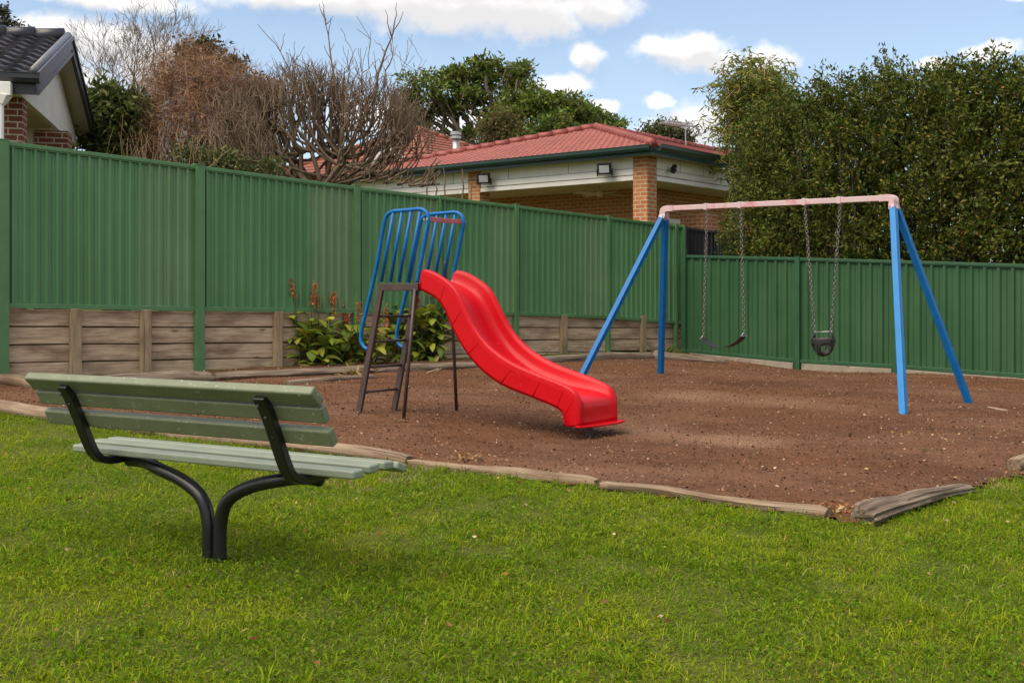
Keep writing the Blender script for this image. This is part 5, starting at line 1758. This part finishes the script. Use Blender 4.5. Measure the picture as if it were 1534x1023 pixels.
# brown creeper-smothered tree: a dome of dry vines over dark leaves
VY = 21.5
base = gpos(at(310, 300, VY).x, VY); tr = empty('vine_covered_tree', base, 'tree smothered in dry reddish-brown creeper behind the left fence', 'tree')
bl_ = [px_blob(*a) for a in ((285, 115, 60, 45, VY), (330, 130, 60, 42, VY), (250, 160, 45, 60, VY), (300, 190, 70, 60, VY - .4), (365, 165, 45, 45, VY), (390, 200, 35, 50, VY), (345, 225, 60, 45, VY - .5), (235, 230, 40, 45, VY - .5), (290, 88, 30, 22, VY + .5), (400, 150, 20, 22, VY + .4))]
P, dn = blob_points(38000, bl_, .13, .4)
n = len(P)
D = norm(RNG.normal(size=(n, 3)) * np.array([.8, .8, .7]) + np.array([0, 0, .25]))
L = RNG.uniform(.14, .40, n); W = RNG.uniform(.004, .008, n)
leaf_mesh('vines', tr, P, D, L, W, [(.34, .19, .105), (.26, .14, .075), (.44, .29, .18), (.2, .11, .066)], 'dry_matter', .2, fold=.05)
P, dn = blob_points(5000, [(b_[0], tuple(x * .93 for x in b_[1]), b_[2]) for b_ in bl_], .10, .35)
n = len(P); leaf_mesh('crown', tr, P, rdir(n, -.1), RNG.uniform(.05, .09, n), RNG.uniform(.02, .04, n), [(.25, .14, .078), (.19, .105, .062), (.32, .19, .115), (.12, .10, .048)], 'dry_matter')
P, dn = blob_points(2600, [px_blob(290, 82, 26, 14, VY + .6), px_blob(310, 75, 14, 10, VY + .6), px_blob(348, 98, 20, 14, VY + .6), px_blob(385, 130, 22, 18, VY + .6), px_blob(410, 145, 14, 20, VY + .6), px_blob(330, 232, 30, 14, VY - .9)], .11, .1)
n = len(P); leaf_mesh('green_leaves', tr, P, rdir(n, .1), RNG.uniform(.08, .15, n), RNG.uniform(.04, .07, n), [(.05, .06, .025), (.07, .075, .03), (.04, .045, .02)])
wd_ = Wood(41)
for k in range(30):
    q_ = at(310 + RNG.uniform(-80, 95), 150 + RNG.uniform(-60, 80), VY + RNG.uniform(-.8, .5)); wd_.limb(base + Vector((RNG.uniform(-1.2, 1.2), RNG.uniform(-.3, .3), 0)), q_, .05, .014, .1)
wd_.b.build('trunk', 'dry_twigs', tr, smooth=True)

# straw-coloured dry stems right behind the fence
SY = 17.2
base = gpos(at(265, 300, SY).x, SY); tr = empty('dry_shrub', base, 'straw-coloured dry shrub of upright stems rising just above the left fence', 'shrub')
wd_ = Wood(43)
for k in range(95):
    px = RNG.uniform(195, 345); ytop = RNG.uniform(185, 262) if px < 330 else RNG.uniform(225, 265)
    q_ = at(px, ytop, SY + RNG.uniform(-.5, .8)); a = Vector((q_.x + RNG.normal() * .15, q_.y, base.z + .8))
    pts = wd_.limb(a + Vector((RNG.normal() * .35, 0, 0)), q_ + Vector((RNG.normal() * .2, 0, RNG.normal() * .12)), .007, .003, .22, 6, 4)
    for j in range(5):
        c = pts[RNG.integers(2, 5)]; wd_.limb(c, c + Vector((RNG.normal() * .22, RNG.normal() * .15, RNG.uniform(-.02, .35))), .0045, .0025, .1, 3, 3)
wd_.b.build('stems', 'straw_twigs', tr, smooth=True)
P, dn = blob_points(2200, [px_blob(330, 245, 30, 12, SY), px_blob(280, 235, 8, 20, SY), px_blob(365, 262, 30, 10, SY), px_blob(405, 250, 20, 10, SY)], .10, .1)
n = len(P); leaf_mesh('green_leaves', tr, P, rdir(n, .2), RNG.uniform(.05, .13, n), RNG.uniform(.02, .04, n), [(.09, .11, .03), (.13, .14, .04), (.07, .08, .03)])

# frangipani: bare candelabra branches forming a dome
FY = 19.3
base = gpos(at(486, 300, FY).x, FY); tr = empty('leafless_frangipani', base, 'bare many-branched tree with thick grey stubby limbs spreading over the fence', 'tree')
wd_ = Wood(47); rs = wd_.r
hub = at(480, 285, FY)
wd_.limb(base, hub, .16, .13, .03)


def candel(p, target, r0, depth):
    """curved limb to a dome target, forking into upright stubby ends"""
    mid_ = p.lerp(target, .5) + Vector((0, 0, -.12)) + Vector((rs.gauss(0, .06), rs.gauss(0, .06), 0))
    pts = bent([p, mid_, target], 4)
    wd_.b.tube(pts, [r0 + (r0 * .72 - r0) * i / (len(pts) - 1) for i in range(len(pts))], 6, cap=True)
    return pts


dome = []
for k in range(24):
    th = rs.uniform(0, 6.28); ele = rs.uniform(.12, 1.35); rad_x, rad_z = 1.72, 1.55
    dv = Vector((math.cos(th) * math.cos(ele), math.sin(th) * math.cos(ele), math.sin(ele)))
    t1 = hub + Vector((dv.x * .80, dv.y * .5, dv.z * .58 + .08))
    candel(hub, t1, .05, 0)
    for j in range(5):
        d2 = (dv + Vector((rs.gauss(0, .42), rs.gauss(0, .42), rs.gauss(0, .32) + .12))).normalized()
        t2 = hub + Vector((d2.x * rad_x * .78, d2.y * .85, max(-.02, d2.z) * rad_z * .66 + .16)); candel(t1, t2, .027, 1)
        for i in range(3):
            t3 = t2 + Vector((d2.x * .30 + rs.gauss(0, .11), d2.y * .2 + rs.gauss(0, .1), .26 + rs.uniform(-.08, .22) + d2.z * .1)); candel(t2, t3, .0145, 2)
            for h_ in range(3):
                t4 = t3 + Vector((rs.gauss(0, .09) + d2.x * .07, rs.gauss(0, .09), rs.uniform(.14, .34)))
                pts = candel(t3, t4, .0085, 3)
                for f_ in range(2):
                    t5 = t4 + Vector((rs.gauss(0, .09) + d2.x * .05, rs.gauss(0, .09), rs.uniform(.08, .26)))
                    wd_.b.tube([t4, t4.lerp(t5, .5) + Vector((rs.gauss(0, .02), rs.gauss(0, .02), 0)), t5], [.0055, .0045, .003], 4, cap=False)
# tall whips standing out of the crown
for (x0, y0, x1, y1, r_) in ((505, 150, 488, 38, .022), (560, 150, 590, 40, .028), (455, 150, 420, 78, .018), (540, 140, 556, 60, .012), (500, 130, 440, 95, .016), (575, 130, 588, 62, .016), (520, 130, 528, 78, .012), (470, 160, 460, 90, .012), (600, 160, 632, 90, .008), (585, 150, 612, 80, .008), (440, 160, 432, 110, .014)):
    a, c = at(x0, y0, FY + rs.uniform(-.3, .3)), at(x1, y1, FY + rs.uniform(-.3, .3)); pts = wd_.limb(a, c, r_, r_ * .35, .12, 6, 5)
    for j in range(7):
        s = pts[rs.randint(2, 6)]; wd_.limb(s, s + Vector((rs.gauss(0, .13), rs.gauss(0, .1), rs.uniform(.15, .45))), r_ * .4, .004, .12, 4, 4)
wd_.b.build('trunk', 'frangipani_bark', tr, smooth=True)
wd_ = Wood(53)
for k in range(16):
    a = at(500 + k * 9 + rs.uniform(-6, 6), 268 + k * .8, FY - .6); e_ = a + Vector((rs.uniform(.1, .45), rs.uniform(-.3, .1), rs.uniform(-.02, .22)))
    pts = wd_.limb(hub if k < 5 else a, e_, .03 if k < 5 else .022, .012, .1, 5, 6)
    for j in range(3): wd_.limb(pts[rs.randint(2, 4)], e_ + Vector((rs.gauss(0, .1), rs.gauss(0, .1), rs.uniform(.05, .22))), .015, .009, .12, 4, 5)
for (px, py, dx) in ((668, 290, 0), (692, 288, 0), (705, 290, 0), (655, 285, 0), (640, 282, 0)):
    a = at(px, py + 14, FY - .8); wd_.limb(a, at(px + rs.uniform(-6, 6), py - rs.uniform(6, 40), FY - .8), .014, .008, .1)
wd_.b.build('low_branches', 'frangipani_bark', tr, smooth=True)

# bamboo at the end of the hedge
MY = 25.5
base = gpos(at(1125, 330, MY).x, MY); tr = empty('bamboo', base, 'clump of drooping leafy bamboo between the patio house and the hedge', 'bamboo')
wd_ = Wood(59); PP, DD = [], []
for k in range(42):
    tx = rs.uniform(1072, 1205); ty = 114 + abs(tx - 1130) * .33 + rs.uniform(-14, 70)
    tip = at(tx, ty, MY + rs.uniform(-.8, .8)); a = base + Vector((rs.uniform(-.5, .9), rs.uniform(-.4, .4), 0))
    mid_ = Vector((a.x * .6 + tip.x * .4, a.y * .6 + tip.y * .4, tip.z + .15)); pts = bent([a, a.lerp(mid_, .55) + Vector((0, 0, .5)), mid_, tip + Vector((0, 0, -.2))], 5)
    wd_.b.tube(pts, [.018 - .013 * i / (len(pts) - 1) for i in range(len(pts))], 5, cap=False)
    for j in range(26):
      i = rs.randint(6, len(pts) - 1); c0_ = pts[i] + Vector((rs.gauss(0, .22), rs.gauss(0, .22), rs.gauss(-.03, .14)))
      for j2 in range(9):
        c = c0_
        PP.append(tuple(c + Vector((rs.gauss(0, .06), rs.gauss(0, .06), rs.gauss(0, .05))))); DD.append((rs.gauss(0, .7), rs.gauss(0, .7), -.45))
wd_.b.build('stems', 'straw_twigs', tr, smooth=True)
P = np.array(PP); n = len(P)
leaf_mesh('leaves', tr, P, norm(np.array(DD)), RNG.uniform(.13, .24, n), RNG.uniform(.026, .042, n), [(.14, .18, .026), (.21, .225, .034), (.27, .24, .05), (.085, .12, .022)])


# hedge of tall glossy screening shrubs behind the right fence: two pattern shrubs, copied
hn = Vector((-rn.x, -rn.y))


def screen_shrub(name, seed, h, rx, ry, nleaf, label):
    rs = random.Random(seed)
    tr = empty(name, (0, 0, 0), label, 'shrub', 'tall hedge shrubs behind the right fence')
    wd_ = Wood(seed); bl_ = []
    nl = 13
    lead = []
    for k in range(nl):
        a = 6.283 * k / nl + rs.uniform(-.2, .2); r_ = rs.uniform(.25, 1.0)
        hh = h * (1.0 - .26 * r_ ** 2) * rs.uniform(.86, 1.0)
        q_ = Vector((math.cos(a) * rx * r_ * .85, math.sin(a) * ry * r_ * .85, hh)); p = Vector((q_.x * .35, q_.y * .35, 0))
        wd_.limb(p, q_, .04, .008, .03, 8, 5); lead.append((p, q_))
    for k in range(40):
        p, q_ = rs.choice(lead); c = p.lerp(q_, rs.uniform(.3, .8)); wd_.limb(c, c + Vector((rs.gauss(0, .35), rs.gauss(0, .3), rs.uniform(.2, .7))), .012, .004, .1, 4, 4)
    PP = []; DD = []
    # leafy sprays hang along each leader and on a shell of side shoots
    P1 = []
    nb = int(nleaf * .93 / 22)
    z = RNG.uniform(1.55, h * .93, nb); a = RNG.uniform(0, 6.283, nb)
    prof = np.clip(1.0 - ((z / h) - .45).clip(0) ** 2 * 1.4, .3, 1) * np.clip(.75 + (z - 1.5) * .35, .75, 1)
    wob_ = 1 + .16 * np.sin(3 * a + 2.3 * z + seed) + .12 * np.sin(5 * a - 3.1 * z)
    rr = RNG.uniform(.45, 1.05, nb) ** .6 * prof * wob_
    C = np.stack([np.cos(a) * rx * rr, np.sin(a) * ry * rr, z], 1)
    od = norm(np.stack([np.cos(a), np.sin(a), np.full(nb, .9)], 1) + RNG.normal(0, .35, (nb, 3)))
    k_ = 22; s_ = RNG.uniform(0, .34, (nb, k_))
    P = C[:, None] + od[:, None] * s_[..., None] + RNG.normal(0, .035, (nb, k_, 3))
    D = od[:, None] * .55 + RNG.normal(0, .6, (nb, k_, 3)); P = P.reshape(-1, 3); D = D.reshape(-1, 3)
    shoots = []
    for (p, q_) in lead + [(p, q_ + Vector((rs.gauss(0, .25), rs.gauss(0, .2), -rs.uniform(.0, .7)))) for p, q_ in lead]:
        top = q_ + Vector((rs.gauss(0, .05), rs.gauss(0, .05), rs.uniform(.08, .55))); st = q_ - Vector((0, 0, .6))
        wd_.b.tube([st, top], [.007, .003], 4, cap=False)
        for j in range(46):
            u = rs.uniform(0, 1) ** .8; shoots.append((tuple(st.lerp(top, u) + Vector((rs.gauss(0, .035 + .06 * (1 - u)), rs.gauss(0, .035 + .06 * (1 - u)), 0))), (rs.gauss(0, .6), rs.gauss(0, .6), rs.uniform(.2, 1))))
    P = np.concatenate([P, np.array([s[0] for s in shoots])]); D = norm(np.concatenate([D, np.array([s[1] for s in shoots])]))
    n = len(P)
    leaf_mesh('crown', tr, P, D, RNG.uniform(.055, .105, n), RNG.uniform(.026, .046, n), [(.060, .088, .013), (.088, .118, .017), (.142, .160, .024), (.235, .225, .04), (.042, .066, .011), (.28, .15, .04)], 'glossy_leaf', .2, [.29, .28, .21, .08, .12, .02])
    wd_.b.build('trunk', 'bark_wood', tr, smooth=True)
    return tr


pat = [screen_shrub('hedge_shrub', 101, 5.2, .86, .95, 15000, 'x'), screen_shrub('hedge_shrub', 202, 5.4, .9, 1.0, 17000, 'x')]
hl = [('hedge shrub nearest the bamboo, lowest of the hedge', 1128, 165, .85), ('hedge shrub rising behind the hanging flat swing', 1178, 128, .92), ('bushy hedge shrub behind the middle of the swing bar', 1232, 104, 1.0), ('tall hedge shrub rising behind the bucket swing chains', 1290, 78, 1.0),
      ('tall pointed hedge shrub just left of the right swing legs', 1345, 68, .98), ('hedge shrub behind the right swing legs, beside a dip in the hedge top', 1402, 104, .9), ('tall hedge shrub right of the swing frame', 1455, 66, 1.0), ('tallest hedge shrub at the right border', 1515, 50, 1.1),
      ('hedge shrub beyond the right border', 1600, 75, 1.1), ('hedge shrub farthest right, beyond the border', 1700, 70, 1.1)]
used = [False, False]
for i, (lab, px, ytop, sc) in enumerate(hl):
    k = i % 2
    o = pat[k] if not used[k] else copy_tree(pat[k]); used[k] = True
    tt = on_line(px, R0 + hn * 1.25, rd); P = R0 + hn * (1.25 + (.25 if i % 3 == 1 else 0)) + rd * tt
    if i == 0: P = P + hn * .5
    zb = g(P.x, P.y); ht = H - (ytop - HY) / F * P.y - zb
    hh = 5.2 if k == 0 else 5.4
    sz = ht / (hh + .18)
    o.location = (P.x, P.y, zb); o.rotation_euler = (0, 0, i * 2.1); o.scale = (sc, sc, sz)
    o['label'] = lab
